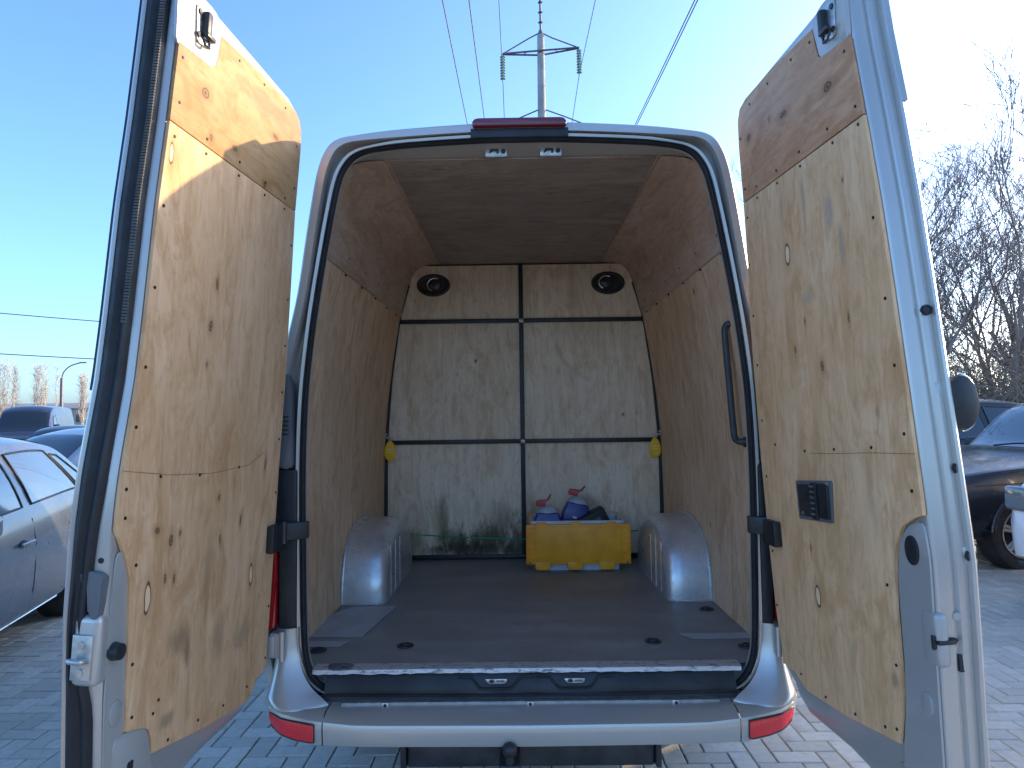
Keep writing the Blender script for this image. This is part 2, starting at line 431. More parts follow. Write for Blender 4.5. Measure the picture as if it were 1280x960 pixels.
for sx in (-1, 1):
    for y in (1.23, 4.35):
        w = bmesh.new()
        prof = [(.20, -.10), (.30, -.115), (.335, -.09), (.345, -.03), (.345, .03), (.335, .09), (.30, .115), (.20, .10)]
        n = 32
        for i in range(n):
            a0, a1 = 2 * math.pi * i / n, 2 * math.pi * (i + 1) / n
            for (r0, x0), (r1, x1) in zip(prof, prof[1:]):
                w.faces.new([w.verts.new((sx * .80 + x, y + r * math.cos(a), .345 + r * math.sin(a))) for r, x, a in ((r0, x0, a0), (r1, x1, a0), (r1, x1, a1), (r0, x0, a1))])
        bmesh.ops.remove_doubles(w, verts=w.verts, dist=1e-5)
        tyre = from_bm('wheel', w, M_TYRE, van)
        cyl('rim', (sx * .79, y, .345), (sx * .885, y, .345), .205, M_RIM, tyre, 32)

# bumper: one loft across the back with wrapped ends, corner ears rising to the pillars
def bumper_y(a): return float(np.interp(a, [0, .5, .72, .82, .87, .905], [-.150, -.148, -.138, -.118, -.085, -.035]))
def bumper_section(x):
    a = abs(x)
    zc = float(np.interp(a, [0, .6, .75, .85, .905], [.568, .571, .588, .603, .616]))
    zb = float(np.interp(a, [0, .66, .74, .82, .86, .885, .905], [.497, .500, .506, .522, .540, .564, .600]))
    yf = bumper_y(a); k = min(1, (zc - zb) / .08)
    return [(x, .03, .607 if a < .75 else zc), (x, yf * .32, max(zc, .604)), (x, yf * .70, zc + .020 * k), (x, yf * .90, zc + .009 * k), (x, yf * .975, zc + .003 * k), (x, yf, zc - .008 * k), (x, yf * 1.0, zc - .026 * k),
            (x, yf * .985, zb + .020 * k), (x, yf * .95, zb + .006 * k), (x, yf * .85, zb), (x, yf * .3, zb + .003), (x, .03, zb + .006)]
xs = [-.90, -.893, -.885, -.872, -.86, -.84, -.82, -.78, -.74, -.70, -.66, -.60, -.5, -.3, 0, .3, .5, .60, .66, .70, .74, .78, .82, .84, .86, .872, .885, .893, .90]
loft('bumper_centre', [bumper_section(x) for x in np.linspace(-.678, .678, 15)], M_SILVER, van, ang=40)
for s in (-1, 1):
    c = loft('bumper_corner', [bumper_section(s * x) for x in (.682, .70, .74, .78, .82, .84, .86, .872, .885, .895, .905)], M_SILVER, van, ang=40)
    cv = [[(.806, .845), (.806, .79), (.797, .735), (.775, .685), (.742, .648), (.70, .620), (.684, .606), (.684, .592)], [.012, .008, .0, -.014, -.030, -.046, -.052, -.045]]
    cm = [[(.842, .845), (.845, .79), (.848, .735), (.850, .690), (.846, .655), (.835, .628), (.815, .607), (.815, .594)], [-.006, -.012, -.024, -.044, -.070, -.094, -.108, -.100]]
    co = [[(.880, .845), (.882, .79), (.885, .735), (.889, .690), (.895, .655), (.901, .632), (.905, .617), (.905, .604)], [.012, .008, .002, -.008, -.020, -.030, -.033, -.026]]
    L3 = []
    for (P, Y) in (cv, cm, co): L3.append(catmull([(s * p[0], y, p[1]) for p, y in zip(P, Y)], 4))
    rows = []
    for k in range(9):
        tt = k / 8
        rows.append([L3[0][i] * ((1 - tt) * (1 - 2 * tt)) + L3[1][i] * (4 * tt * (1 - tt)) + L3[2][i] * (tt * (2 * tt - 1)) for i in range(len(L3[0]))])
    loft('rear_pillar_corner', rows, M_SILVER, van, ang=60)
    # reflector set into the corner
    aa = np.linspace(.708, .872, 15)
    zt_ = lambda a: float(np.interp(a, [.708, .80, .872], [.577, .586, .597])); zb_ = lambda a: float(np.interp(a, [.708, .775, .835, .862, .872], [.520, .526, .543, .558, .572]))
    cols = []
    for a in aa:
        y = bumper_y(a); cols.append([(s * a, y + .004, zt_(a)), (s * a, y - .0035, zt_(a) - .0006), (s * a, y - .0055, zt_(a) * .85 + zb_(a) * .15), (s * a, y - .0055, zt_(a) * .15 + zb_(a) * .85), (s * a, y - .0035, zb_(a) + .0006), (s * a, y + .004, zb_(a))])
    rf = loft('reflector', cols, M_REDREFL, van, cap=True, ang=50)
    tube('surround', [(s * a, bumper_y(a) - .002, zt_(a)) for a in aa] + [(s * a, bumper_y(a) - .002, zb_(a)) for a in aa[-2::-1]], .0030, M_BLACK, rf, 6, True)
    # tail lamp on the body corner, black hollow beside the seal, hinge cover and hinge leaf
    lx = .876 if s < 0 else .852
    lamp = prism('tail_lamp', smooth_outline([(s * lx, .850), (s * .935, .838), (s * .94, 1.14), (s * (lx - .002), 1.14), (s * (lx - .004), 1.0)], .012, 3), -.024, .05, M_REDLENS, van, .006)
    prism('lamp_housing', smooth_outline([(s * .808, .850), (s * (lx - .006), .846), (s * (lx - .010), 1.145), (s * .900, 1.16), (s * .905, 1.395), (s * .806, 1.395)], .01, 3), -.006, .05, M_BLACK, van, .004)
    hc = prism('hinge_cover', smooth_outline([(s * .818, 1.40), (s * .86, 1.395), (s * .885, 1.43), (s * .880, 1.66), (s * .862, 1.72), (s * .84, 1.735), (s * .822, 1.69), (s * .820, 1.55)], .02, 4), -.016, .03, M_GREYPL, van, .008, seg=3)
    for z in (1.52, 1.535, 1.55, 1.565, 1.58): box('rib', (s * .846, -.017, z), (.03, .006, .005), M_BLACK, hc, .001)
    hg = box('lower_hinge', (s * .862, -.022, .800), (.052, .05, .085), M_SILVER, van, .008, 3)
    cyl('hinge_pin', (s * .842, -.05, .752), (s * .842, -.05, .85), .010, M_SILVER, hg, 14)
    box('hinge_leaf', (s * .878, -.049, .80), (.022, .008, .07), M_SILVERIN, hg, .003)
    # door check strap: black arm from the pillar to the door
    ck = prism('door_check_strap', [(s * .768, -.004), (s * .795, -.030), (s * .845, -.052), (s * .885, -.078), (s * .885, -.066), (s * .845, -.040), (s * .795, -.016), (s * .780, .012), (s * .768, .012)], 1.155, 1.215, M_BLACK, van, .004, 'xy')
    box('end_plate', (s * .874, -.098, 1.185), (.010, .072, .086), M_BLACK, ck, .004)
    cyl('pin', (s * .835, -.055, 1.148), (s * .835, -.055, 1.222), .011, M_DARKSTEEL, ck, 12)
    cyl('bolt', (s * .866, -.098, 1.185), (s * .861, -.098, 1.185), .010, M_DARKSTEEL, ck, 8)
    # small bonding strip along the seal, bright edge low on the pillar
    tube('seal_edge_trim', [(s * x, .002, z) for x, z in ((.801, .85), (.800, .79), (.790, .735), (.765, .672), (.72, .632), (.66, .610))], .0030, M_STEEL, van, 6)
loft('bumper_step_trim', [[(x, -.046, .600) for x in np.linspace(-.64, .64, 13)], [(x, -.048, .609) for x in np.linspace(-.64, .64, 13)], [(x, -.020, .611) for x in np.linspace(-.64, .64, 13)]], M_STEEL, van)
for x in (-.49, 0, .49):
    b = box('trim_clip', (x, -.052, .604), (.026, .014, .016), M_STEEL, van, .003)
    cyl('screw', (x, -.058, .604), (x, -.063, .604), .005, M_SCREW, b, 10)
# high brake light on the roof edge
prism('high_brake_light', smooth_outline([(-.178, 2.604), (.158, 2.604), (.158, 2.626), (.14, 2.633), (-.16, 2.633), (-.178, 2.626)], .008, 3), -.022, .02, NT('dull_red_lens').set(base=(.16, .015, .03), rough=.25, coat=.5).m, van, .005)
prism('brake_light_base', [(-.185, 2.570), (.165, 2.570), (.165, 2.603), (-.185, 2.603)], -.006, .03, M_BLACK, van, .003)
# header catches above, sill catches below
for x in (-.095, .105):
    pl = box('door_catch', (x, .062, 2.538), (.082, .016, .036), M_STEEL, van, .006)
    prism('slot', [(x - .026, 2.540), (x - .018, 2.550), (x + .008, 2.550), (x + .008, 2.533), (x + .001, 2.533), (x + .001, 2.543), (x - .012, 2.543), (x - .026, 2.533)], .050, .0535, M_BLACK, pl)
    prism('hole', ellipse(x + .026, 2.541, .008, .009, 14), .050, .0535, M_BLACK, pl)
# rear sill: black tread with two catch plates
def sill_sec(x):
    dip = 1 - .75 * max(math.exp(-((x - .15) / .075) ** 2), math.exp(-((x + .12) / .075) ** 2))
    return [(x, .028, .697), (x, .012, .695), (x, .004, .690), (x, -.004 - .004 * dip, .672), (x, -.008 - .012 * dip, .652), (x, -.014 - .010 * dip, .634), (x, -.022, .624), (x, -.026, .612), (x, -.028, .596)]
M_SILL = plain('black_sill_plastic', (.022, .024, .027), .5, var=.5, scale=5, bump=.2, bscale=45)
loft('sill_tread', [sill_sec(x) for x in np.linspace(-.705, .705, 60)], M_SILL, van, ang=50)
for x, l in ((-.117, .078), (.152, .074)):
    pl = prism('sill_catch', smooth_outline([(x - l / 2, .672), (x - l / 2 + .012, .657), (x + l / 2 - .006, .657), (x + l / 2, .664), (x + l / 2, .672)], .005, 3), -.018, -.006, M_STEEL, van, .002)
    prism('hole', ellipse(x - l * .18, .665, .009, .006, 12), -.020, -.0185, M_BLACK, pl)
    prism('slot', smooth_outline([(x + .002, .662), (x + l * .38, .662), (x + l * .38, .668), (x + .002, .668)], .002, 2), -.020, -.0185, M_GREYPL, pl)
for x, l in ((-.117, .078), (.152, .074)):
    tube('sill_ridge', [(x - .13, -.014, .681), (x - .085, -.010, .676), (x - .062, -.019, .650), (x - .05, -.024, .642), (x + .05, -.024, .642), (x + .062, -.019, .650), (x + .085, -.010, .676), (x + .13, -.014, .681)], .0045, M_SILL, van, 6)
tube('sill_ridge', [(-.70, -.024, .626), (-.3, -.029, .622), (.3, -.029, .622), (.70, -.024, .626)], .005, M_RUBBER, van, 6)
# worn aluminium edge of the load floor
def alu_edge():
    bm = bmesh.new(); r = random.Random(2); xs = np.linspace(-.752, .728, 75); L = []
    for i, x in enumerate(xs):
        j = r.uniform(-.0018, .0018); k = r.uniform(-.003, .001)
        L.append([(x, .050, .7065), (x, .006 + j, .7070), (x, -.004 + j, .703), (x, -.006 + j, .690 + k), (x, -.001, .689 + k)])
    v = [p for l in L for p in l]; f = []
    for i in range(len(L) - 1):
        for j in range(4): f.append((i * 5 + j, i * 5 + j + 1, i * 5 + j + 6, i * 5 + j + 5))
    t = NT('worn_aluminium'); c = t.coord(); n = t.noise(t.mapping(c, (1, 3, 3)), 26, 6, .7)
    t.set(base=t.mix(t.rng(n, .5, .68), (.62, .63, .64), (.10, .10, .105)), metal=t.rng(n, .5, .68, .7, .1), rough=.45); t.bump(n, .5, .004)
    return mesh('floor_edge_strip', v, f, t.m, van)
alu_edge()
pad = prism('sill_pad', smooth_outline([(-.705, .036), (-.695, -.016), (-.655, -.026), (-.618, -.014), (-.612, .030), (-.640, .040)], .014, 3), .7075, .7125, plain('speckled_pad', (.12, .12, .125), .8, var=.6, scale=120), van, .001, 'xy')

# underneath: tow bar
box('tow_beam', (0, .06, .415), (.86, .09, .11), M_DARKSTEEL, van, .01)
tb = box('tow_bar', (-.07, -.04, .43), (.07, .26, .05), M_DARKSTEEL, van, .01)
bm = bmesh.new(); bm_cyl(bm, (-.07, -.15, .43), (-.07, -.15, .49), .016, .014, 16); bmesh.ops.create_uvsphere(bm, u_segments=20, v_segments=12, radius=.025, matrix=Matrix.Translation((-.07, -.15, .497)))
from_bm('tow_ball', bm, M_DARKSTEEL, tb)
for x in (-.44, .44): box('tow_bracket', (x, .25, .46), (.02, .5, .20), M_DARKSTEEL, van, .004)
box('rear_cross_panel', (0, .06, .56), (1.5, .02, .08), M_BLACK, van, .004)

# ------------------------------------------------------------------ load floor, lining, bulkhead
def floor_mat():
    t = NT('worn_load_floor'); c = t.coord()
    n1 = t.noise(t.mapping(c, (1, 2.2, 1)), 2.4, 6, .6); n2 = t.noise(c, 22, 5, .65); sc = t.noise(t.mapping(c, (30, 2, 1), rot=(0, 0, .35)), 2, 5, .7)
    base = t.mix(t.rng(n1, .35, .7), (.20, .195, .185), (.30, .29, .275))
    base = t.mix(t.rng(n2, .5, .75, 0, .35), base, (.14, .135, .13))
    base = t.mix(t.rng(sc, .62, .72, 0, .30), base, (.22, .21, .20))
    t.set(base=base, rough=t.rng(n1, .3, .7, .38, .58), spec=.45); t.bump(n2, .15, .002)
    return t.m
M_FLOOR = floor_mat()
mesh('load_floor', [(-.874, .046, .702), (.874, .046, .702), (.874, 1.88, .702), (-.874, 1.88, .702), (-.75, .03, .702), (.73, .03, .702)], [(4, 5, 1, 2, 3, 0)], M_FLOOR, van, smooth=False)
M_PATCH = plain('grey_floor_patch', (.38, .39, .41), .55, var=.10)
for nm, o in (('floor_patch', [(-.872, .36), (-.66, .36), (-.60, .80), (-.80, .80), (-.872, .66)]), ('floor_patch', [(-.872, .24), (-.72, .24), (-.70, .305), (-.872, .305)]), ('floor_patch', [(.635, .29), (.872, .29), (.872, .355), (.60, .355)])):
    prism(nm, o, .7035, .7055, M_PATCH, van, 0, 'xy')
for x, y in ((-.47, .245), (.478, .265), (.80, .70), (-.79, .20), (.815, .20)):
    lo = prism('floor_eyelet', ellipse(x, y, .032, .032, 24), .7035, .708, M_DARKSTEEL, van, .002, 'xy')
    prism('recess', ellipse(x, y, .020, .024, 20), .7082, .7092, M_BLACK, lo, 0, 'xy')
    tube('ring', [(x + .018 * math.cos(a), y + .012 * math.sin(a), .711) for a in np.linspace(0, 2 * math.pi, 14)[:-1]], .003, M_DARKSTEEL, lo, 6, True)

LWALL = plywood('ply_wall', (.90, .66, .44), (.74, .51, .32), 'Z', seed=3., randk=1.0)
LCOVE = plywood('ply_cove', (.72, .55, .43), (.59, .44, .33), 'Y', seed=9., randk=.3)  # darker than the wall ply: shade of the upper hold put into its colour
half = dense(lining_half(), 4)
wall_pts = [p for p in half if p[1] > .703 and p[0] > .60 and p[1] <= 2.225]
cove_pts = [p for p in half if p[1] >= 2.225 or (p[0] < .60 and p[1] > 2)]
cove_pts = [p for p in cove_pts if p[0] >= .50]
ys = list(np.linspace(.10, 1.868, 12))
def taper(y): return 1 - .022 * (y - .1) / 1.77
for s in (-1, 1):
    wl_ = loft('wall_lining', [[(s * x * taper(y), y, z) for x, z in [(.873, .7045)] + wall_pts] for y in ys], LWALL, van, ang=60)
    loft('cove_lining', [[(s * (x - .004) * taper(y), y, z - .0025) for x, z in [wall_pts[-1]] + cove_pts] for y in ys], LCOVE, van, ang=60)
    for k, (y, z) in enumerate([(y, z) for z in (2.19, 2.262) for y in (.22, .52, .82, 1.12, 1.42, 1.7)] + [(.18, z) for z in (.95, 1.25, 1.55, 1.85)]):
        x = np.interp(z, [p[1] for p in wall_pts + cove_pts[:9]], [p[0] for p in wall_pts + cove_pts[:9]]) * taper(y)
        cyl('screw', (s * (x + .002), y, z), (s * (x - .006), y, z), .005, M_SCREW, wl_, 6)
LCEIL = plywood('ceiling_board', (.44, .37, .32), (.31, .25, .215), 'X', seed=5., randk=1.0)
prism('ceiling_board', [(-.50, .10), (.50, .10), (.50, 1.868), (-.50, 1.868)], 2.529, 2.5345, LCEIL, van, 0, 'xy')
mesh('ceiling_backing', [(-.56, .1, 2.5362), (.56, .1, 2.5362), (.56, 1.868, 2.5362), (-.56, 1.868, 2.5362)], [(0, 1, 2, 3)], LCOVE, van, smooth=False)

BY = 1.865
def blkx(z): return np.interp(z, [.70, 1.42, 1.8, 2.17, 2.33, 2.43, 2.49, 2.525], [.853, .848, .818, .768, .727, .695, .655, .60])
stain = [(-.42, .80, .16, .13, .85, (.055, .045, .02)), (-.50, .93, .05, .20, .6, (.11, .085, .035)), (-.22, .82, .20, .13, .85, (.05, .042, .025)), (-.14, .92, .12, .17, .55, (.15, .12, .055)),
         (-.68, .80, .10, .12, .6, (.13, .10, .045)), (-.30, .76, .45, .06, .8, (.045, .038, .022)), (.06, .93, .14, .18, .5, (.18, .135, .06)), (.42, 1.02, .12, .08, .4, (.17, .13, .065)), (-.05, .77, .08, .2, .7, (.05, .045, .03))]
BULK = plywood('ply_bulkhead', (.95, .82, .64), (.86, .71, .53), 'Z', seed=6., randk=.7, stains=stain)
rows = [(.702, 1.420), (1.420, 2.168), (2.168, 2.522)]
for s in (-1, 1):
    for z0, z1 in rows:
        zz = np.linspace(z0 + .003, z1 - .003, 10)
        o = [(s * .004, zz[0])] + [(s * (blkx(z) + .012), z) for z in zz] + [(s * .004, zz[-1])]
        pn = prism('bulkhead_panel', o, BY, BY + .012, BULK, van, .001)
    zz = np.linspace(.702, 2.40, 18)
    loft('bulkhead_edge_trim', [[(s * (blkx(z) + .010), BY - .014, z), (s * (blkx(z) - .012), BY - .014, z), (s * (blkx(z) - .014), BY - .001, z)] for z in zz], M_BLACK, van, ang=60)
    for z in (1.420, 2.168):
        x1 = blkx(z) + .01
        box('bulkhead_bar', (s * (x1 / 2 + .007), BY - .008, z), (x1 - .016, .016, .026), M_BLACK, van, .003)
    # oval speaker-like lamp high on the bulkhead
    fx, fz = s * .545, 2.398
    sp = loft('oval_lamp', [[(fx + a * math.cos(t_) , y, fz + b * math.sin(t_)) for t_ in np.linspace(0, 2 * math.pi, 33)[:-1]] for a, b, y in ((.105, .072, BY - .001), (.103, .070, BY - .010), (.095, .062, BY - .014), (.085, .053, BY - .010), (.075, .046, BY - .002))], M_BLACK, van, closed=True, ang=60)
    prism('back', ellipse(fx, fz, .078, .049), BY - .003, BY - .0015, M_BLACK, sp)
    bm = bmesh.new(); bmesh.ops.create_uvsphere(bm, u_segments=24, v_segments=14, radius=1, matrix=Matrix.Translation((fx - s * .01, BY - .006, fz + .002)) @ Matrix.Diagonal((.046, .018, .040, 1)))
    from_bm('eyeball', bm, plain('smoked_lens', (.05, .055, .06), .15, .2), sp)
    tube('lens_glint', [(fx - s * .01 + .047 * math.cos(t_), BY - .008, fz + .002 + .041 * math.sin(t_)) for t_ in np.linspace(math.pi * .35, math.pi * 1.35, 16)], .0065, M_CHROME, sp, 8)  # bright arc shaped as the pale crescent reflection on the lens
    for dx in (-.075, .075): cyl('screw', (fx + dx, BY - .006, fz - .012), (fx + dx, BY - .013, fz - .012), .006, M_SCREW, sp, 8)
box('bulkhead_post', (0, BY - .010, 1.611), (.026, .02, 1.818), M_BLACK, van, .003)
for z, w in ((1.420, .030), (2.168, .034), (2.02, .010)):
    cl = prism('post_clip', smooth_outline([(-w / 2, z), (-w / 6, z + w / 2.4), (w / 2, z + w / 5), (w / 2.5, z - w / 2.2), (-w / 5, z - w / 2.6)], .006, 3), BY - .026, BY - .0205, M_STEEL, van, .002)
    cyl('screw', (0, BY - .026, z), (0, BY - .030, z), .005, M_SCREW, cl, 8)
box('floor_skirting', (0, BY - .013, .718), (1.66, .022, .026), M_BLACK, van, .003)
for s in (-1, 1):
    k = box('tie_bracket', (s * .832, BY - .02, 1.452), (.036, .012, .012), M_STEEL, van, .003)
    cyl('stud', (s * .842, BY - .024, 1.470), (s * .842, BY - .034, 1.470), .008, M_STEEL, k, 10)

# wheel arches, bare painted metal with ribs and chipped seam
def arch_mat():
    t = NT('wheel_arch_metal'); c = t.coord(); n = t.noise(c, 14, 6, .7); e = t.noise(c, 70, 4, .7)
    base = t.mix(t.rng(n, .45, .7), (.70, .71, .72), (.54, .545, .55)); base = t.mix(t.rng(e, .66, .72, 0, .8), base, (.07, .06, .055))
    t.set(base=base, metal=.6, rough=t.rng(n, .3, .7, .26, .42)); t.bump(n, .08, .004)
    return t.m
M_ARCH = arch_mat()
for s in (-1, 1):
    y0, y1, xin, zt = .835, 1.66, .665, 1.045
    def A(tp, k):     # tp 0..1 round the hump from rear foot to front foot; k 0..1 from outer wall to inner face
        a = math.pi * tp; e = .80
        cy = (y0 + y1) / 2; ry = (y1 - y0) / 2; rz = zt - .702
        cc, ss = math.cos(a), math.sin(a)
        y = cy - ry * math.copysign(abs(cc) ** e, cc); z = .702 + rz * abs(ss) ** .80
        return y, z
    rows = []
    for i in range(41):
        y, z = A(i / 40, 0); row = []
        for k, x in enumerate((.884, .80, .74, .705, .683, .671, .665)):
            sh = (0, 0, .002, .008, .020, .040, .07)[k]
            row.append((s * x * taper(y), y + (sh * .55 if i < 20 else -sh * .55), max(.702, z - sh * (z - .702) / (zt - .702))))
        rows.append(row)
    ar = loft('wheel_arch', rows, M_ARCH, van, ang=60)
    v = [rows[i][-1] for i in range(41)]
    vv = [p for p in v] + [(p[0], p[1], .7025) for p in v]
    mesh('inner_face', vv, [(i, i + 1, 42 + i, 41 + i) for i in range(40)], M_ARCH, ar)
    for q in (.98, 1.10, 1.22):
        tube('rib', [(s * .6655 * taper(q), q, z) for z in np.linspace(.712, .955, 8)], .004, M_ARCH, ar, 6)
    lip = [(s * .868 * taper(A(i / 40, 0)[0]), A(i / 40, 0)[0] - .004 * (1 if i < 20 else -1), A(i / 40, 0)[1] + .004) for i in range(0, 41)]
    tube('seam_lip', lip, .008, M_ARCH, ar, 6)
    tube('foot_lip', [(s * x, y0 + (.0 if x > .7 else .01), .7065) for x in (.872, .80, .74, .70, .675)], .006, M_SILVERIN, ar, 6)

# grab handle on the right pillar
gy = .30
gh = tube('grab_handle', catmull([(.832, gy - .02, 1.925), (.806, gy, 1.925), (.795, gy, 1.905), (.796, gy, 1.86), (.806, gy, 1.70), (.818, gy, 1.52), (.823, gy, 1.478), (.838, gy, 1.462), (.862, gy - .02, 1.460)], 6), .013, plain('grey_grab_plastic', (.05, .055, .065), .42), van, 12)
for x, z in ((.838, 1.925), (.866, 1.460)): cyl('foot', (x - .012, gy - .012, z), (x + .02, gy - .03, z), .02, M_BLACK, gh, 14)

# ------------------------------------------------------------------ rear doors
SCL = ([-.15, .1, .3, .49, .62, .82, .97, 1.24, 1.46, 1.67, 1.86], [.815, .84, .855, .857, .848, .817, .806, .792, .771, .757, .745])
SCR = ([-.15, .07, .246, .42, .53, .76, 1.02, 1.25, 1.48, 1.69, 1.86], [.81, .819, .829, .836, .829, .813, .794, .774, .746, .716, .70])
DOOR = {'L': ((-.8859, -.06, .8256), (-.9952, .0802, .0556), (.0567, .0124, .9983), (-.0793, -.9967, .0168)),
        'R': ((.8438, -.06, .8074), (.9965, .0691, .0464), (-.0474, .0130, .9988), (.0684, -.9975, .0162))}
def door_matrix(k):
    H, o, a, w = DOOR[k]
    m = Matrix(((w[0], o[0], a[0], H[0]), (w[1], o[1], a[1], H[1]), (w[2], o[2], a[2], H[2]), (0, 0, 0, 1)))
    return m
def door(side):
    SCX = SCL if side == 'L' else SCR
    sc = lambda h: float(np.interp(h, *SCX))
    T = .088
    top = 1.845 if side == 'L' else 1.85
    bot = -.135 if side == 'L' else -.125
    # outline of the pressed inner frame, (s, h), anticlockwise from the lower hinge corner
    hs = -.012
    hh = list(np.linspace(bot + .13, top - .11, 26))
    endhi = [(sc(h), h) for h in np.linspace(bot - .10, top - .02, 40)]
    out = [(hs, hh[0])]
    lowc = [(hs, -.06), (.03, -.095), (.07, -.115), (.10, -.148), (.16, -.178)]
    out = lowc + [(.40, bot - .055), (.62, bot - .085)] + [(sc(bot - .10) - .03, bot - .10)] + endhi + [(sc(top) - .02, top), (.30, top), (.09, top - .002), (.035, top - .018), (.0, top - .06), (hs, top - .12)] + [(hs, h) for h in hh[::-1]]
    ol = [Vector((a, b)) for a, b in out]
    # loops of the shell: inner face, edge radius, end face, hem of the outer skin, outer skin
    cen = Vector((.42, .85))
    def inset(d):
        res = []
        n = len(ol)
        for i in range(n):
            e0 = (ol[i] - ol[i - 1]); e1 = (ol[(i + 1) % n] - ol[i])
            nv = Vector((e0.y, -e0.x)).normalized() + Vector((e1.y, -e1.x)).normalized()
            nv = nv.normalized() if nv.length > 1e-6 else Vector((0, 0))
            res.append(ol[i] - nv * d)
        return res
    if side == 'L':
        prof = [(.028, .007), (.012, .005), (.004, .008), (.0, .016), (-.002, .026), (-.004, .060), (-.004, .078), (-.014, .080), (-.018, .086), (-.014, .092), (.03, .095)]
    else:
        prof = [(.028, .007), (.012, .005), (.004, .008), (.0, .014), (-.001, .040), (.004, .044), (.005, .050), (-.003, .055), (-.005, .074), (-.003, .078), (-.016, .080), (-.020, .085), (-.016, .091), (.03, .095)]
    loops = []
    for d, t_ in prof: loops.append([(p.x, t_, p.y) for p in inset(d)])
    v = [p for l in loops for p in l]; n = len(ol); f = []
    for i in range(len(loops) - 1):
        for j in range(n): f.append((i * n + j, i * n + (j + 1) % n, (i + 1) * n + (j + 1) % n, (i + 1) * n + j))
    f.append(tuple(range(n))[::-1]); f.append(tuple((len(loops) - 1) * n + j for j in range(n)))
    d = mesh('rear_door', v, f, M_SILVER, van, ang=38)
    d.matrix_local = door_matrix(side)
    d['label'] = 'rear door with black edge seal and striker, inner side lined with plywood' if side == 'L' else 'rear door with round mirror, plywood lining and inset black pull handle'
    # outer window glass and skin pressing, seen from outside
    prism('outer_window', smooth_outline([(.10, .78), (.66, .78), (.64, 1.62), (.12, 1.62)], .06, 5), .094, .102, M_GLASS, d, .002)
    return d, sc, top, bot
PLY_L, PLY_D = (.90, .57, .32), (.76, .45, .225)
def screw_at(parent, pts):
    for a, b in pts: cyl('screw', (a, .0, b), (a, -.0065, b), .0042, M_SCREW, parent, 8)
def seam_pts(pts, n):
    """n points spaced along a polyline"""
    P = [Vector(p) for p in pts]; L = [0]
    for a, b in zip(P, P[1:]): L.append(L[-1] + (b - a).length)
    res = []
    for i in range(n):
        d = L[-1] * i / (n - 1)
        for k in range(len(P) - 1):
            if d <= L[k + 1] + 1e-9:
                t_ = (d - L[k]) / (L[k + 1] - L[k]); res.append(tuple(P[k].lerp(P[k + 1], t_))); break
    return res
# ---- left door
dl, scl, topl, botl = door('L')
kL = [(.496, 1.117, .009, .022), (.514, .996, .012, .020), (.517, .892, .006, .012), (.633, .438, .013, .024), (.592, .452, .007, .012), (.385, .396, .006, .018), (.266, .438, .007, .022), (.649, .344, .008, .018), (.607, .337, .007, .016), (.41, .52, .008, .012), (.70, .472, .014, .012), (.12, .60, .008, .03)]
pL = [(.753, 1.384, .010, .028), (.718, .317, .013, .040), (.171, .255, .010, .034)]
stL = [(.56, .17, .06, .05, .5, (.20, .14, .08)), (.44, .30, .03, .18, .35, (.22, .14, .075)), (.60, -.02, .05, .03, .5, (.14, .10, .07)), (.2, .08, .09, .05, .35, (.20, .14, .09)), (.36, .12, .05, .08, .4, (.17, .12, .08)), (.52, .12, .02, .05, .6, (.09, .07, .05))]
PLYLL = plywood('ply_left_door', PLY_L, PLY_D, 'Z', kL, pL, stL, seed=1., randk=.45)
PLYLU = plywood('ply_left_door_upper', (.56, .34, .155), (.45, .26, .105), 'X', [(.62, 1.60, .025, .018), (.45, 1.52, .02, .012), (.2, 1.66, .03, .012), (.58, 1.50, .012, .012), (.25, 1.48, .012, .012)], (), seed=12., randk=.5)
edge = lambda h0, h1, n, k: [(scl(h) - k, h) for h in np.linspace(h0, h1, n)]
lo_out = [(.012, .0), (.012, -.085), (.075, -.098), (.11, -.137), (.145, -.150), (.40, -.121), (.653, -.079), (.656, -.045), (.672, -.012), (.695, .002), (.763, .019), (.770, .12), (.779, .232), (.791, .374), (.808, .42), (.835, .465), (.852, .49)] + edge(.53, 1.46, 16, .003) + [(.008, 1.474), (.004, 1.2), (.002, .87), (.010, .54), (.010, .2)]
lp = prism('plywood_panel', lo_out, .004, -.0045, PLYLL, dl, .001)
up_out = [(.007, 1.477), (.768, 1.463), (.754, 1.664), (.597, 1.681), (.582, 1.693), (.575, 1.715), (.563, 1.790), (.32, 1.808), (.11, 1.815), (.055, 1.812), (.02, 1.796), (.0, 1.762), (-.004, 1.70)]
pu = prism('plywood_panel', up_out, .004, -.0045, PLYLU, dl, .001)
screw_at(pu, [(.03, 1.55), (.03, 1.70), (.14, 1.785), (.30, 1.785), (.46, 1.775), (.735, 1.52), (.735, 1.635), (.60, 1.485), (.42, 1.492), (.25, 1.492), (.10, 1.492)])
screw_at(lp, [(.60, 1.445), (.42, 1.452), (.25, 1.452), (.10, 1.455), (.745, 1.43)] + [(.026, h) for h in (1.35, 1.16, 1.0, .84, .68, .5, .30, .12, -.05)] + [(scl(h) - .022, h) for h in (1.25, 1.05, .86, .72, .58)] + [(.825, .515), (.772, .40), (.758, .17), (.745, .045), (.66, .02), (.15, -.10), (.30, -.10), (.44, -.085), (.585, -.075), (.64, .045), (.70, .60), (.52, .592), (.30, .60)])
# hair-crack joint across the lower panel
tube('panel_crack', [(.845, -.0048, .622), (.66, -.0048, .601), (.45, -.0048, .592), (.24, -.0048, .603), (.13, -.0048, .64)], .0009, plain('dark_crack', (.26, .165, .09), .8), lp, 4)
box('check_strap_plate', (.040, -.018, .348), (.075, .026, .092), M_BLACK, dl, .005)
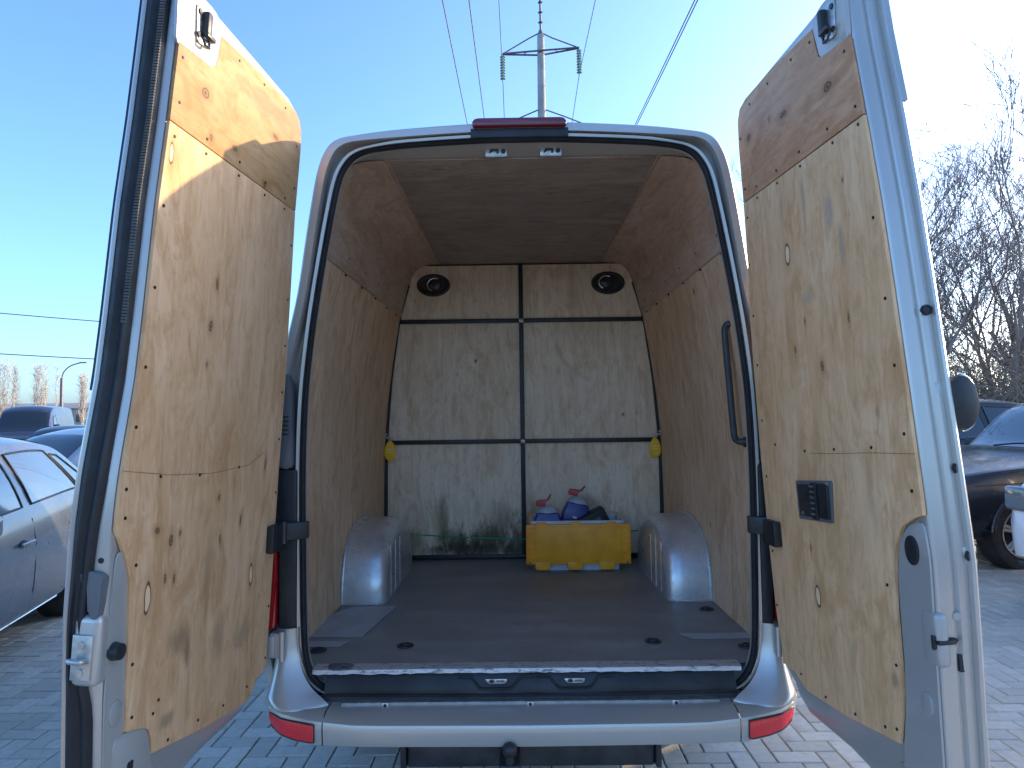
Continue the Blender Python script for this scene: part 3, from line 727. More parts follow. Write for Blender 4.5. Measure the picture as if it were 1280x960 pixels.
# seal along the free edge
shs = list(np.linspace(-.24, 1.825, 60))
def seal_t(h): return float(np.interp(h, [-.24, .0, .09, .115, .16, .28, .42, .60, 1.1, 1.83], [.0, .0, .0, .004, .014, .016, .010, 0, 0, 0]))
L = []
for h in shs:
    s = scl(h); o = seal_t(h)
    L.append([(s - .006, .024 + o, h), (s + .014, .026 + o, h), (s + .022, .032 + o, h), (s + .018, .040 + o, h), (s + .013, .046 + o, h), (s + .016, .052 + o, h), (s + .024, .060 + o * .6, h), (s + .022, .070 + o * .4, h), (s + .012, .077 + o * .3, h), (s - .006, .079, h)])
loft('edge_seal', L, M_RUBBER, dl, ang=40)
# ribbed inner lip of that seal, upper half
bm = bmesh.new()
for i in range(118):
    h = .96 + i * .0073; s = scl(h)
    bm_box(bm, (s + .0235, .0315, h), (.004, .0125, .0046), 0)
rb = from_bm('seal_ribs', bm, plain('dusty_rubber', (.10, .092, .08), .7, var=.25), dl, smooth=False); tag(rb, kind='stuff')
# window rubber outside edge
loft('outer_trim', [[(scl(h) + .004, .0925, h), (scl(h) + .006, .104, h), (scl(h) - .02, .106, h)] for h in np.linspace(.80, 1.78, 20)], M_BLACK, dl)
# top latch on a bare metal plate
plt = prism('latch_plate', smooth_outline([(.765, 1.655), (.775, 1.83), (.60, 1.835), (.555, 1.81), (.580, 1.68)], .02, 4), .0045, -.004, M_SILVERIN, dl, .0015)
def latch(parent, cx, cz, m):
    prism('base', smooth_outline([(cx - .034, cz - .04), (cx + .030, cz - .05), (cx + .040, cz + .045), (cx - .020, cz + .055)], .012, 3), -.004, -.009, M_STEEL, parent, .001)
    box('catch_body', (cx + m * .006, -.018, cz + .008), (.022, .022, .062), M_BLACK, parent, .006)
    box('catch_jaw', (cx - m * .004, -.022, cz - .022), (.040, .014, .012), M_DARKSTEEL, parent, .003)
    tube('catch_spring', [(cx - .012, -.016, cz - .036), (cx - .004, -.022, cz - .05), (cx + .016, -.022, cz - .052), (cx + .022, -.016, cz - .034)], .0035, M_DARKSTEEL, parent, 6)
    for a, b in ((-.022, .034), (.028, .03), (.028, -.03), (-.024, -.02)): cyl('bolt', (cx + a, -.008, cz + b), (cx + a, -.013, cz + b), .0075, M_DARKSTEEL, parent, 6)
latch(plt, .655, 1.755, 1)
# bare recess under the cut-away plywood, grip, striker block, knob
prism('inner_recess', smooth_outline([(.755, -.20), (.812, -.20), (.838, .10), (.842, .36), (.834, .44), (.80, .44), (.785, .36), (.765, .10)], .02, 4), .0045, .0010, M_SILVERIN, dl, .001)
prism('lower_corner_pressing', smooth_outline([(.60, -.21), (.80, -.21), (.80, .02), (.70, .008), (.665, -.02), (.655, -.08)], .03, 4), .0045, -.001, M_SILVERIN, dl, .0015)
kh = prism('keyhole', smooth_outline([(.725, -.16), (.748, -.16), (.748, -.10), (.742, -.06), (.722, -.06), (.725, -.10)], .004, 2), .004, -.0035, M_BLACK, dl)
for a, b in ((.700, -.12), (.765, -.13)): cyl('bolt', (a, .0, b), (a, -.006, b), .007, M_STEEL, kh, 10)
def on_end(sd, h, t_, lift=0): return (sd(h) + lift, t_, h)
box('striker_box', (.848, .034, .232), (.052, .062, .155), M_SILVER, dl, .016, 4)
sb = box('striker_plate', (.877, .036, .220), (.006, .046, .098), M_STEEL, dl, .003, 3)
tube('striker_hoop', catmull([(.878, .046, .214), (.895, .052, .217), (.899, .040, .218), (.896, .026, .217), (.878, .022, .214)], 5), .0058, M_STEEL, sb, 10)
for z in (.248, .190): cyl('bolt', (.879, .036, z), (.884, .036, z), .0085, M_STEEL, sb, 12)
cyl('rubber_stop', (.822, .006, .220), (.822, -.018, .220), .021, M_BLACK, dl, 20, .018)
gp = prism('pull_grip', smooth_outline([(.012, .300), (.024, .296), (.034, .312), (.035, .372), (.052, .376), (.060, .388), (.052, .402), (.020, .404), (.006, .395), (.008, .33)], .006, 3), .846, .872, M_GREYPL, dl, .005, 'yz')
gp.data.transform(Matrix(((1, 0, 0, 0), (0, 1, 0, 0), (0, 0, 1, 0), (0, 0, 0, 1))))
for t_, h in ((.022, .425), (.044, .345)): cyl('drain_hole', (scl(h) - .002, t_, h), (scl(h) + .0025, t_, h), .0065, M_BLACK, dl, 12)
prism('pressed_boss', ellipse(.800, .075, .022, .03, 20), .003, -.0025, M_SILVERIN, dl, .0015)
# lower hem rubber
tube('bottom_seal', [(.05, .05, -.115), (.10, .05, -.160), (.16, .05, -.188), (.40, .05, -.205), (.62, .05, -.236), (.77, .05, -.255)], .016, M_RUBBER, dl, 8)

# ---- right door
dr, scr, topr, botr = door('R')
kR = [(.446, .889, .011, .018), (.294, .949, .007, .016), (.283, .357, .006, .015), (.60, 1.0, .006, .02), (.37, 1.03, .006, .012), (.70, .10, .012, .020), (.63, 1.36, .006, .01)]
pR = [(.295, 1.244, .017, .034), (.306, .214, .015, .034)]
stR = [(.42, 1.37, .02, .09, .45, (.25, .24, .20)), (.55, 1.30, .03, .08, .5, (.24, .235, .20)), (.60, 1.20, .02, .06, .45, (.24, .24, .21)), (.40, 1.09, .05, .03, .35, (.25, .25, .22)), (.28, 1.40, .015, .07, .35, (.26, .25, .21)), (.45, .50, .3, .3, .15, (.48, .36, .21)), (.66, .10, .02, .03, .5, (.15, .11, .08))]
PLYRL = plywood('ply_right_door', (.94, .60, .33), (.83, .50, .25), 'Z', kR, pR, stR, seed=21., randk=.35, blue=.25)
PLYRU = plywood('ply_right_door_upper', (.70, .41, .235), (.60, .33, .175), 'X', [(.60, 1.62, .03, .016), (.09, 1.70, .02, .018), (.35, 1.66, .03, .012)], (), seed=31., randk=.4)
lo_out = [(.020, .0), (.020, -.068), (.104, -.068), (.144, -.085), (.177, -.101), (.41, -.085), (.656, -.052), (.682, .05), (.689, .10), (.689, .148), (.690, .28), (.700, .38), (.714, .437), (.746, .485), (.79, .508), (.826, .518)] + [(scr(h) - .003, h) for h in np.linspace(.54, 1.475, 16)] + [(.004, 1.497), (.0, 1.3), (-.02, 1.09), (-.024, .65), (-.014, .32), (.0, .1)]
rp = prism('plywood_panel', lo_out, .004, -.0045, PLYRL, dr, .001)
up_out = [(.004, 1.500), (.742, 1.479), (.714, 1.689), (.579, 1.709), (.566, 1.718), (.560, 1.74), (.547, 1.808), (.30, 1.83), (.09, 1.834), (.035, 1.822), (.012, 1.79), (.004, 1.70)]
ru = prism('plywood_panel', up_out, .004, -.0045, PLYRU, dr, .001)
screw_at(ru, [(.03, 1.54), (.025, 1.72), (.12, 1.80), (.26, 1.80), (.42, 1.79), (.53, 1.78), (.69, 1.665), (.715, 1.51), (.58, 1.512), (.42, 1.514), (.27, 1.516), (.12, 1.518)])
screw_at(rp, [(.72, 1.462), (.60, 1.466), (.42, 1.472), (.27, 1.476), (.12, 1.48), (.03, 1.44)] + [(.012, h) for h in (1.28, 1.10, .93, .74, .55, .30, .12)] + [(scr(h) - .03, h) for h in (1.22, 1.02, .86, .70, .57)] + [(.665, .33), (.672, .14), (.65, -.02), (.60, -.035), (.46, -.06), (.30, -.075), (.15, -.06), (.10, .66), (.30, .645), (.47, .655), (.65, .665)])
tube('panel_crack', [(.82, -.0048, .655), (.65, -.0048, .652), (.44, -.0048, .642), (.33, -.0048, .640)], .0009, MATS['dark_crack'], rp, 4)
box('check_strap_plate', (.050, -.018, .366), (.088, .026, .082), M_BLACK, dr, .005)
# inset pull handle
ph = prism('inset_handle', smooth_outline([(.232, .553), (.237, .437), (.437, .448), (.447, .567)], .006, 3), -.004, -.010, M_GREYPL, dr, .002)
prism('dish', smooth_outline([(.245, .543), (.249, .448), (.325, .452), (.327, .548)], .008, 3), -.0102, -.0112, M_DARKSTEEL, ph)
box('bar', (.352, -.013, .502), (.030, .014, .108), M_BLACK, ph, .004)
box('pull', (.405, -.012, .506), (.052, .012, .100), M_BLACK, ph, .005)
for z in np.linspace(.465, .545, 6): box('tooth', (.352, -.0215, z), (.020, .004, .006), M_GREYPL, ph, .001)
for a, b in ((.268, .458), (.425, .557)): cyl('screw', (a, -.010, b), (a, -.0135, b), .006, M_STEEL, ph, 8)
# top latch
plt = prism('latch_plate', smooth_outline([(.712, 1.685), (.712, 1.835), (.60, 1.842), (.545, 1.825), (.575, 1.705)], .02, 4), .0045, -.004, M_SILVERIN, dr, .0015)
latch(plt, .632, 1.772, -1)
# bare pressed recess by the lock
prism('inner_recess', smooth_outline([(.64, -.18), (.802, -.18), (.812, .07), (.820, .246), (.828, .42), (.818, .505), (.755, .482), (.722, .437), (.706, .36), (.70, .148), (.69, .05)], .02, 4), .0045, -.001, M_SILVERIN, dr, .0015)
prism('grommet', ellipse(.772, .432, .024, .034, 24), .001, -.006, M_BLACK, dr, .002)
prism('pressed_boss', ellipse(.775, .087, .020, .028, 20), .001, -.005, M_SILVERIN, dr, .002)
for a, b in ((.66, -.10), (.69, -.105)): cyl('bolt', (a, .0, b), (a, -.007, b), .007, M_STEEL, dr, 10)
box('lock_bulge', (.808, .010, .245), (.060, .030, .12), M_SILVERIN, dr, .012, 4)
lv = prism('lock_slot', smooth_outline([(-.012, .258), (.000, .252), (.040, .249), (.048, .243), (.040, .234), (.002, .232), (-.012, .224)], .003, 2), scr(.24) - .004, scr(.24) + .0025, M_BLACK, dr, 0, 'yz')
box('lever', (scr(.24) + .006, .016, .241), (.010, .04, .010), M_DARKSTEEL, lv, .002)
for t_, h in ((.010, .292), (.046, .295), (.012, .205)): cyl('bolt', (scr(h) - .002, t_, h), (scr(h) + .004, t_, h), .009, M_SILVERIN, dr, 12)
prism('drain_slot', smooth_outline([(.046, .210), (.046, .172), (.058, .172), (.058, .210)], .002, 2), scr(.19) - .006, scr(.19) + .0022, M_BLACK, dr, 0, 'yz')
for t_, h, r_ in ((.066, .982, .0125), (.084, .618, .0125), (.086, .426, .0135)):
    pg = cyl('rubber_plug', (scr(h) - .004, t_, h), (scr(h) + .009, t_, h), r_, M_BLACK, dr, 22)
    if h < .5: box('plug_seat', (scr(h) + .0005, t_, h), (.008, .036, .044), M_SILVER, dr, .006, 3)
    tube('rim', [(scr(h) + .0095, t_ + r_ * .78 * math.cos(a), h + r_ * .78 * math.sin(a)) for a in np.linspace(0, 2 * math.pi, 19)[:-1]], .0018, M_RUBBER, pg, 5, True)
# round wide-angle mirror screwed on the outer skin
mc = Vector((.80, .118, .765))
rows = []
for a, b in ((.0, .004), (.045, .002), (.060, -.006), (.064, -.018), (.060, -.026), (.040, -.030), (.0, -.031)):
    rows.append([(mc.x - b * 1.0, mc.y + .60 * a * math.cos(t_) - .012 * 0, mc.z + a * math.sin(t_)) for t_ in np.linspace(0, 2 * math.pi, 33)[:-1]])
mi = loft('round_rear_mirror', rows, M_BLACK, dr, closed=True, ang=50)
tube('rim', [(mc.x + .014, mc.y + .041 * math.cos(t_), mc.z + .065 * math.sin(t_)) for t_ in np.linspace(-math.pi * .5, math.pi * .5, 22)], .0028, M_CHROME, mi, 8)
box('mount', (mc.x, mc.y - .045, mc.z), (.03, .03, .10), M_SILVER, mi, .006)
for z in (-.022, .022): cyl('bolt', (scr(.765) - .001, .088, mc.z + z), (scr(.765) + .008, .088, mc.z + z), .006, M_BLACK, mi, 10)
tube('bottom_seal', [(.05, .05, -.10), (.10, .05, -.150), (.16, .05, -.175), (.40, .05, -.195), (.62, .05, -.226), (.77, .05, -.245)], .016, M_RUBBER, dr, 8)
# raised outer-skin flange panels along the free edge
loft('edge_flange', [[(scr(h) - .004, .078, h), (scr(h) + .018, .081, h), (scr(h) + .022, .0975, h), (scr(h) - .02, .102, h)] for h in np.linspace(1.50, 1.84, 10)], M_SILVER, dr)

# ------------------------------------------------------------------ things in the hold
M_YEL = plain('ochre_plastic', (1.0, .39, .02), .45, var=.12, scale=14, bump=.05)
M_BOXGREY = plain('grey_crate_plastic', (.62, .64, .66), .5)
crate = empty('lidded_crate', (.30, 1.66, .7025))
tag(crate, 'grey plastic crate with its ochre yellow lid hanging open in front', 'crate')
def crate_body():
    w0, w1, d, h = .236, .255, .145, .262
    loops = []
    for (hw, hd, z) in ((.0, .0, 0), (w0, d - .012, 0), (w1, d, h), (w1 + .012, d + .012, h), (w1 + .012, d + .012, h + .016), (w1 - .004, d - .004, h + .016), (w0 - .004, d - .016, .006), (0, 0, .006)):
        loops.append([(p[0], p[1], z) for p in (smooth_outline([(-hw, -hd), (hw, -hd), (hw, hd), (-hw, hd)], .02, 4) if hw else [(0, 0)] * 20)])
    o = loft('box', loops, M_BOXGREY, crate, closed=True, ang=35); return o
crate_body()
fy = -.172
lid = empty('x'); bpy.data.objects.remove(lid)
def lidpart():
    o = prism('lid', smooth_outline([(-.292, .043), (-.292, .262), (.292, .262), (.292, .043)], .008, 3), fy, fy - .012, M_YEL, crate, .003)
    prism('raised_panel', smooth_outline([(-.240, .058), (-.240, .252), (.240, .252), (.240, .058)], .006, 3), fy - .011, fy - .0185, M_YEL, o, .003)
    for s in (-1, 1):
        for z in np.linspace(.075, .245, 7): box('rib', (s * .266, fy - .0135, z), (.040, .009, .004), M_YEL, o, .001)
        box('rib_frame', (s * .288, fy - .0135, .152), (.006, .010, .215), M_YEL, o, .002)
    for x in (-.20, -.02, .16):
        prism('tab', smooth_outline([(x - .042, .060), (x + .042, .060), (x + .042, .020), (x + .034, .012), (x - .034, .012), (x - .042, .020)], .008, 3), fy - .002, fy - .014, M_YEL, o, .003)
    for x in (-.205, -.015, .185): box('hinge_knuckle', (x, fy + .004, .264), (.056, .022, .016), M_YEL, o, .004)
    for x in (-.272, .272): cyl('rivet', (x, fy - .010, .052), (x, fy - .0145, .052), .005, M_BLACK, o, 10)
lidpart()
box('far_lid', (0, .168, .236), (.55, .012, .09), M_YEL, crate, .003)
M_BLUE = plain('blue_plastic', (.010, .022, .20), .3, var=.15)
M_LABELW = plain('white_label', (.6, .62, .65), .5)
M_REDP = plain('red_plastic', (.42, .012, .02), .35)
M_MILK = plain('milky_plastic', (.38, .42, .46), .35)
def sprayer(loc, rz, tilt, w, h, label, mark):
    o = empty('spray_canister', loc); o.rotation_euler = (0, tilt, rz)
    tag(o, label, 'canister', 'blue canisters in the crate')
    loops = []
    for k, z in ((.9, 0), (1, .01), (1, h * .62), (1.0, h * .78), (.80, h), (.62, h * 1.02)):
        loops.append([(p[0], p[1], z) for p in smooth_outline([(-w * k, -.05 * k), (w * k, -.05 * k), (w * k, .05 * k), (-w * k, .05 * k)], .012, 3)])
    loft('bottle', loops, M_BLUE, o, closed=True, cap=True)
    loft('shoulder', [[(w * k * math.cos(a), .045 * k * math.sin(a), z) for a in np.linspace(0, 2 * math.pi, 21)[:-1]] for k, z in ((.78, h * 1.0), (.74, h * 1.06), (.5, h * 1.14), (.22, h * 1.17))], M_MILK, o, closed=True, cap=True)
    neck = h * 1.16
    tr = loft('trigger_head', [[(-w * .42 + x * c_ - .0, y, neck + z) for x, y, z in sec] for c_, sec in ((1, [(-.03, -.012, 0), (-.03, .012, 0), (.02, .012, 0), (.02, -.012, 0)]), (1, [(-.034, -.013, .02), (-.034, .013, .02), (.026, .013, .024), (.026, -.013, .024)]), (1, [(-.026, -.010, .036), (-.026, .010, .036), (.05, .008, .042), (.05, -.008, .042)]))], M_REDP, o, closed=True, cap=True)
    tube('trigger', [(-w * .42 + .03, 0, neck + .03), (-w * .42 + .045, 0, neck + .05), (-w * .42 + .055, 0, neck + .068)], .0055, M_REDP, tr, 8)
    if mark:
        for a, b, ww, hh in ((-.010, .62, .030, .006), (.012, .50, .006, .035), (-.006, .72, .022, .012), (.0, .40, .026, .004)):
            box('label_mark', (a, -.0505, h * b), (ww, .002, hh), M_LABELW, o, .0005)
    return o
sprayer((.135, 1.585, .77), 0, 0, .082, .245, 'upright blue canister with red trigger head in the crate corner', False)
sprayer((.255, 1.640, .80), 0, .22, .078, .265, 'tilted blue canister with white lettering beside the black case', True)
cs = empty('tool_case', (.405, 1.60, .90)); tag(cs, 'small black hard case leaning in the crate', 'case')
cs.rotation_euler = (0, R(-27), R(6))
bm = bmesh.new(); bm_box(bm, (0, 0, .055), (.215, .085, .125), .016, 3); from_bm('shell', bm, plain('black_case_plastic', (.018, .024, .024), .5, var=.3, bump=.2), cs)
box('rib', (0, -.044, .055), (.20, .006, .008), M_BLACK, cs, .002); box('clasp', (.05, -.046, .06), (.03, .008, .03), M_GREYPL, cs, .002)
pp = empty('metal_clip', (.528, 1.60, .955)); tag(pp, 'small bright metal clip standing in the crate beside the case', 'clip')
tube('loop', [(0, 0, -.03), (0, 0, .02), (.008, 0, .034), (.018, 0, .028), (.016, 0, -.03)], .005, M_STEEL, pp, 8)
# green cord strung between the wheel arches
M_CORD = plain('green_cord', (.02, .33, .16), .6)
cord = tube('tie_cord', catmull([(-.655, 1.60, .900), (-.45, 1.70, .868), (-.2, 1.80, .838), (0, 1.832, .824), (.30, 1.835, .835), (.52, 1.80, .855), (.66, 1.62, .905)], 8), .0042, M_CORD, None, 6)
tag(cord, 'thin green cord strung across the hold between the wheel arches', 'cord')
# yellow tags hanging from the bulkhead corners
M_TAG = plain('yellow_tag', (.92, .55, .02), .45)
for s, x, lab in ((-1, -.815, 'yellow oval tag hanging at the bulkhead edge above the green cord end'), (1, .808, 'yellow oval tag hanging at the bulkhead edge on the grab handle side')):
    z = 1.372
    tg = prism('hanging_tag', [(x + .034 * math.cos(a) * (1 - .25 * math.sin(a)), z + .062 * math.sin(a)) for a in np.linspace(0, 2 * math.pi, 29)[:-1]], BY - .040, BY - .030, M_TAG, None, .003)
    tag(tg, lab, 'tag', 'yellow tags on the bulkhead')
    for k in (-.008, .008): box('print_line', (x, BY - .0405, z + k), (.036, .0012, .006), plain('pale_print', (.8, .72, .35), .5), tg, 0)
    tube('string', [(x, BY - .035, z + .060), (x, BY - .030, z + .085), (s * .832, BY - .028, 1.458)], .0022, M_STEEL, tg, 5)

# ------------------------------------------------------------------ parked vehicles
def interp(xs, ys): 
    xs, ys = np.array(xs, float), np.array(ys, float)
    def g(x):   # monotone-ish smooth interpolation
        i = int(np.clip(np.searchsorted(xs, x) - 1, 0, len(xs) - 2)); t = float(np.clip((x - xs[i]) / (xs[i + 1] - xs[i]), 0, 1))
        d = np.diff(ys) / np.diff(xs)
        def m(k):
            if k == 0: return d[0]
            if k == len(xs) - 1: return d[-1]
            return 0 if d[k - 1] * d[k] <= 0 else 2 * d[k - 1] * d[k] / (d[k - 1] + d[k])
        h = xs[i + 1] - xs[i]
        return float((2 * t ** 3 - 3 * t * t + 1) * ys[i] + (t ** 3 - 2 * t * t + t) * h * m(i) + (-2 * t ** 3 + 3 * t * t) * ys[i + 1] + (t ** 3 - t * t) * h * m(i + 1))
    return g
class Car:
    """x runs from the nose (0) to the tail (L); y is sideways; built from side-view tables."""
    def __init__(s, name, label, loc, rz, body_mat, T, sill=.24, arch=.36, wr=.32, axles=(.85, 3.5), hw=.90, hs=.86, cat='car', glass=None, group=None):
        s.o = empty(name, loc, rz); tag(s.o, label, cat, group)
        X = T['x']; s.L = X[-1]; s.sill = sill; s.arch = arch; s.ax = axles; s.wr = wr
        s.zc = interp(X, T['zc']); s.ze = interp(X, T['ze']); s.zb = interp(X, T['zb']); s.we = interp(X, T['we']); s.wb = interp(X, T['wb'])
        s.hs = hs; s.glass = glass or M_GLASS; s.mat = body_mat
        xs = sorted(set([round(x, 3) for x in np.linspace(0, s.L, 70)] + [round(a + arch * math.cos(k), 3) for a in axles for k in np.linspace(0, math.pi, 19)] + [0.012, .03, s.L - .03, s.L - .012]))
        xs = [x for x in xs if 0 <= x <= s.L]
        loops = []
        for x in xs:
            h = []
            zl = s.zlow(x)
            for k in np.linspace(0, 1, 10): z = zl + (s.zb(x) - zl) * k; h.append((x, s.side(x, z), z))
            for g in (.12, .35, .6, .85, 1.0)[:]: h.append(s.gl(x, g))
            for m in (.92, .8, .6, .4, .2, 0): h.append(s.arc(x, m))
            loops.append(h + [(p[0], -p[1], p[2]) for p in h[-2::-1]])
        s.body = loft('body', loops, body_mat, s.o, ang=32, cap=True)
        box('underbody', (s.L / 2, 0, sill + .06), (s.L * .94, 1.2, .14), M_BLACK, s.o, .02)
    def zlow(s, x):
        z = s.sill + (.10 * max(0, (.25 - x) / .25) + .10 * max(0, (x - s.L + .3) / .3))
        for a in s.ax:
            d = s.arch ** 2 - (x - a) ** 2
            if d > 0: z = max(z, s.wr + math.sqrt(d))
        return min(z, s.zb(x) - .03)
    def side(s, x, z):
        b = s.zb(x); k = max(0., min(1.2, (z - s.sill) / max(.05, b - s.sill)))
        prof = np.interp(k, [0, .12, .3, .62, .70, .76, .9, 1.0, 1.2], [s.hs, .955, .985, 1.0, 1.003, .992, .978, .955, .93])
        return s.wb(x) * prof
    def gl(s, x, g):
        y0, y1 = s.side(x, s.zb(x)) * .985, s.we(x); z0, z1 = s.zb(x) + .012, s.ze(x)
        if z1 < z0: z1 = z0 + .004
        bow = .022 * math.sin(math.pi * g) * min(1, (z1 - z0) / .3)
        return (x, y0 + (y1 - y0) * g + bow, z0 + (z1 - z0) * g)
    def arc(s, x, m):
        ze = max(s.ze(x), s.zb(x) + .016); return (x, m * s.we(x), ze + max(0, s.zc(x) - ze) * (1 - abs(m) ** 3.2))
    def patch(s, name, fn, nu, nv, mat, parent=None):
        v = [fn(i / nu, j / nv) for i in range(nu + 1) for j in range(nv + 1)]; w = nv + 1
        f = [(i * w + j, i * w + j + 1, (i + 1) * w + j + 1, (i + 1) * w + j) for i in range(nu) for j in range(nv)]
        return mesh(name, v, f, mat, parent or s.o, ang=60)
    def side_window(s, xb0, xb1, xt0, xt1, g0=.06, g1=.90, sides=(-1, 1), mat=None, trim=True, name='side_window'):
        for sd in sides:
            def fn(u, w, off=.004):
                g = g0 + (g1 - g0) * w; x = (xb0 + (xb1 - xb0) * u) * (1 - w) + (xt0 + (xt1 - xt0) * u) * w
                p = s.gl(x, g); return (p[0], sd * (p[1] + off), p[2] + off * .3)
            wd = s.patch(name, fn, 10, 6, mat or s.glass)
            if trim:
                b = [fn(u, 0, .005) for u in np.linspace(0, 1, 10)] + [fn(1, w, .005) for w in np.linspace(0, 1, 6)[1:]] + [fn(u, 1, .005) for u in np.linspace(1, 0, 10)[1:]] + [fn(0, w, .005) for w in np.linspace(1, 0, 6)[1:-1]]
                tube('window_trim', b, .008, M_BLACK, wd, 6, True)
    def screen(s, name, x0, x1, m0=.90, m1=.86, mat=None):
        def fn(u, w):
            x = x0 + (x1 - x0) * u; m = (m0 + (m1 - m0) * u) * (2 * w - 1); p = s.arc(x, m)
            e = .006 if x0 < s.L / 2 else .006
            return (p[0] + (-e if x0 < s.L / 2 else e), p[1], p[2] + e)
        return s.patch(name, fn, 10, 16, mat or s.glass)
    def line(s, name, pts, r=.004, sides=(-1, 1), mat=None, k=4, off=.0):
        for sd in sides:
            P = []
            for a, b in zip(pts, pts[1:]):
                for t_ in np.linspace(0, 1, k, endpoint=False): P.append((a[0] + (b[0] - a[0]) * t_, a[1] + (b[1] - a[1]) * t_))
            P.append(pts[-1])
            tube(name, [(x, sd * (s.side(x, z) + off), z) for x, z in P], r, mat or M_BLACK, s.o, 5)
    def wheels(s, spokes=5, rim=.62):
        for a in s.ax:
            for sd in (-1, 1):
                yo = s.side(a + s.arch + .02, s.wr) - .025
                r = s.wr; n = 40
                prof = [(r * rim, -.10), (r * .80, -.118), (r * .93, -.112), (r * .985, -.085), (r, -.05), (r, .05), (r * .985, .085), (r * .93, .112), (r * .80, .118), (r * rim, .10)]
                loops = [[(a + q * math.cos(t_), sd * (yo - .115 + y), s.wr + q * math.sin(t_)) for t_ in np.linspace(0, 2 * math.pi, n + 1)[:-1]] for q, y in prof]
                wh = loft('wheel', loops, M_TYRE, s.o, closed=True, ang=40)
                rp = [(r * rim * 1.01, .100), (r * rim * .97, .108), (r * rim * .90, .098), (r * rim * .88, .03), (r * .12, .02)]
                rm = loft('rim', [[(a + q * math.cos(t_), sd * (yo - .115 + y), s.wr + q * math.sin(t_)) for t_ in np.linspace(0, 2 * math.pi, n + 1)[:-1]] for q, y in rp], M_DARKSTEEL, wh, closed=True, ang=40)
                bm = bmesh.new()
                for k in range(spokes):
                    an = 2 * math.pi * (k + .3) / spokes
                    for da in (-.10, .10):
                        M = Matrix.Translation((a, sd * (yo - .115 + .088), s.wr)) @ Matrix.Rotation(an + da, 4, 'Y')
                        bm_box(bm, (r * rim * .5, 0, 0), (r * rim * .86, .016, r * .085), .005, 1, M)
                bm_cyl(bm, (a, sd * (yo - .115 + .075), s.wr), (a, sd * (yo - .115 + .102), s.wr), r * .15, r * .11, 20)
                from_bm('spokes', bm, M_RIM, wh)
                tube('rim_edge', [(a + r * rim * .98 * math.cos(t_), sd * (yo - .115 + .104), s.wr + r * rim * .98 * math.sin(t_)) for t_ in np.linspace(0, 2 * math.pi, 41)[:-1]], .009, M_RIM, wh, 6, True)
                # dark liner inside the arch
                loft('arch_liner', [[(a + s.arch * 1.01 * math.cos(t_), sd * y, s.wr + s.arch * 1.01 * math.sin(t_)) for t_ in np.linspace(-.12, math.pi + .12, 24)] for y in (yo - .02, yo - .32)], M_BLACK, s.o)
    def handle(s, x, z, sides=(-1, 1)):
        for sd in sides:
            y = s.side(x, z)
            h = box('door_handle', (x, sd * (y + .022), z), (.20, .018, .028), s.mat, s.o, .008, 3)
            prism('handle_recess', ellipse(x - .03, z - .004, .055, .030, 20), sd * (y - .01), sd * (y + .0025), M_BLACK, h)
    def mirror(s, x, z, sides=(-1, 1), mat=None):
        for sd in sides:
            y = s.side(x, s.zb(x))
            m = box('door_mirror', (x, sd * (y + .12), z), (.11, .20, .13), mat or s.mat, s.o, .035, 3)
            box('mirror_foot', (x, sd * (y + .02), z - .05), (.06, .10, .03), M_BLACK, m, .008)
            box('mirror_glass', (x + .056, sd * (y + .12), z), (.004, .17, .10), M_GLASSL, m, .001)
    def lamps(s, z, y, w=.28, h=.12, tail=True):
        for sd in (-1, 1):
            hl = box('headlight', (.05 + .02, sd * y, z), (.10, w, h), M_GLASSL, s.o, .03, 3)
            if tail: box('tail_light', (s.L - .05, sd * y, z + .15), (.10, w, h), M_REDLENS, s.o, .03, 3)

SEDAN = dict(x=[0, .05, .25, .9, 1.35, 2.05, 2.5, 3.0, 3.5, 4.25, 4.70, 4.80], zc=[.50, .62, .75, .90, .96, 1.39, 1.485, 1.50, 1.46, 1.14, 1.04, .72],
             ze=[.46, .58, .70, .86, .93, 1.33, 1.415, 1.43, 1.39, 1.10, 1.00, .70], zb=[.44, .56, .68, .83, .90, .945, .96, .985, 1.01, 1.02, .97, .66],
             we=[.45, .60, .70, .74, .74, .69, .665, .66, .65, .70, .66, .5], wb=[.55, .74, .84, .90, .905, .91, .91, .91, .905, .885, .82, .7])
M_SEDAN = paint('sedan_silver_blue', (.20, .215, .235), .45, .22, .02)
# silver sedan: nose towards the left foreground, tail pointing away
def place(ox, oy, ang, lx):
    """world position of the nose so that the point lx along the car lies at (ox, oy)"""
    d = Vector((math.cos(ang), math.sin(ang))); return (ox - d.x * lx, oy - d.y * lx, 0)
a_s = R(90 + 14)
n_s = Vector((math.sin(a_s), -math.cos(a_s)))          # car's right side direction (-y local is right)
sp_ = Vector((-3.37, 2.55)) - n_s * .90
sed = Car('sedan', 'silver blue four-door sedan parked beside the open plywood door', place(sp_.x, sp_.y, a_s, 2.95), a_s, M_SEDAN, SEDAN, axles=(.92, 3.75), wr=.325, arch=.37, glass=M_GLASSL, group=None)
sed.side_window(1.75, 2.58, 2.12, 2.52, .08, .86); sed.side_window(2.72, 3.58, 2.64, 3.30, .08, .86); sed.side_window(3.62, 3.98, 3.36, 3.52, .10, .80, name='quarter_window')
sed.screen('windscreen', 1.40, 2.05); sed.screen('rear_window', 3.40, 4.18)
sed.line('door_gap', [(2.66, .30), (2.66, .93)], .0035); sed.line('door_gap', [(1.42, .30), (1.45, .88)], .0035); sed.line('door_gap', [(3.34, .62), (3.60, .80), (3.70, .96)], .0035)
sed.line('sill_trim', [(1.35, .30), (3.3, .30)], .012); sed.line('sill_trim', [(1.35, .265), (3.3, .265)], .008, mat=M_CHROME)
sed.handle(2.50, .785); sed.handle(3.42, .805); sed.wheels(10); sed.mirror(1.72, 1.0); sed.lamps(.64, .66)

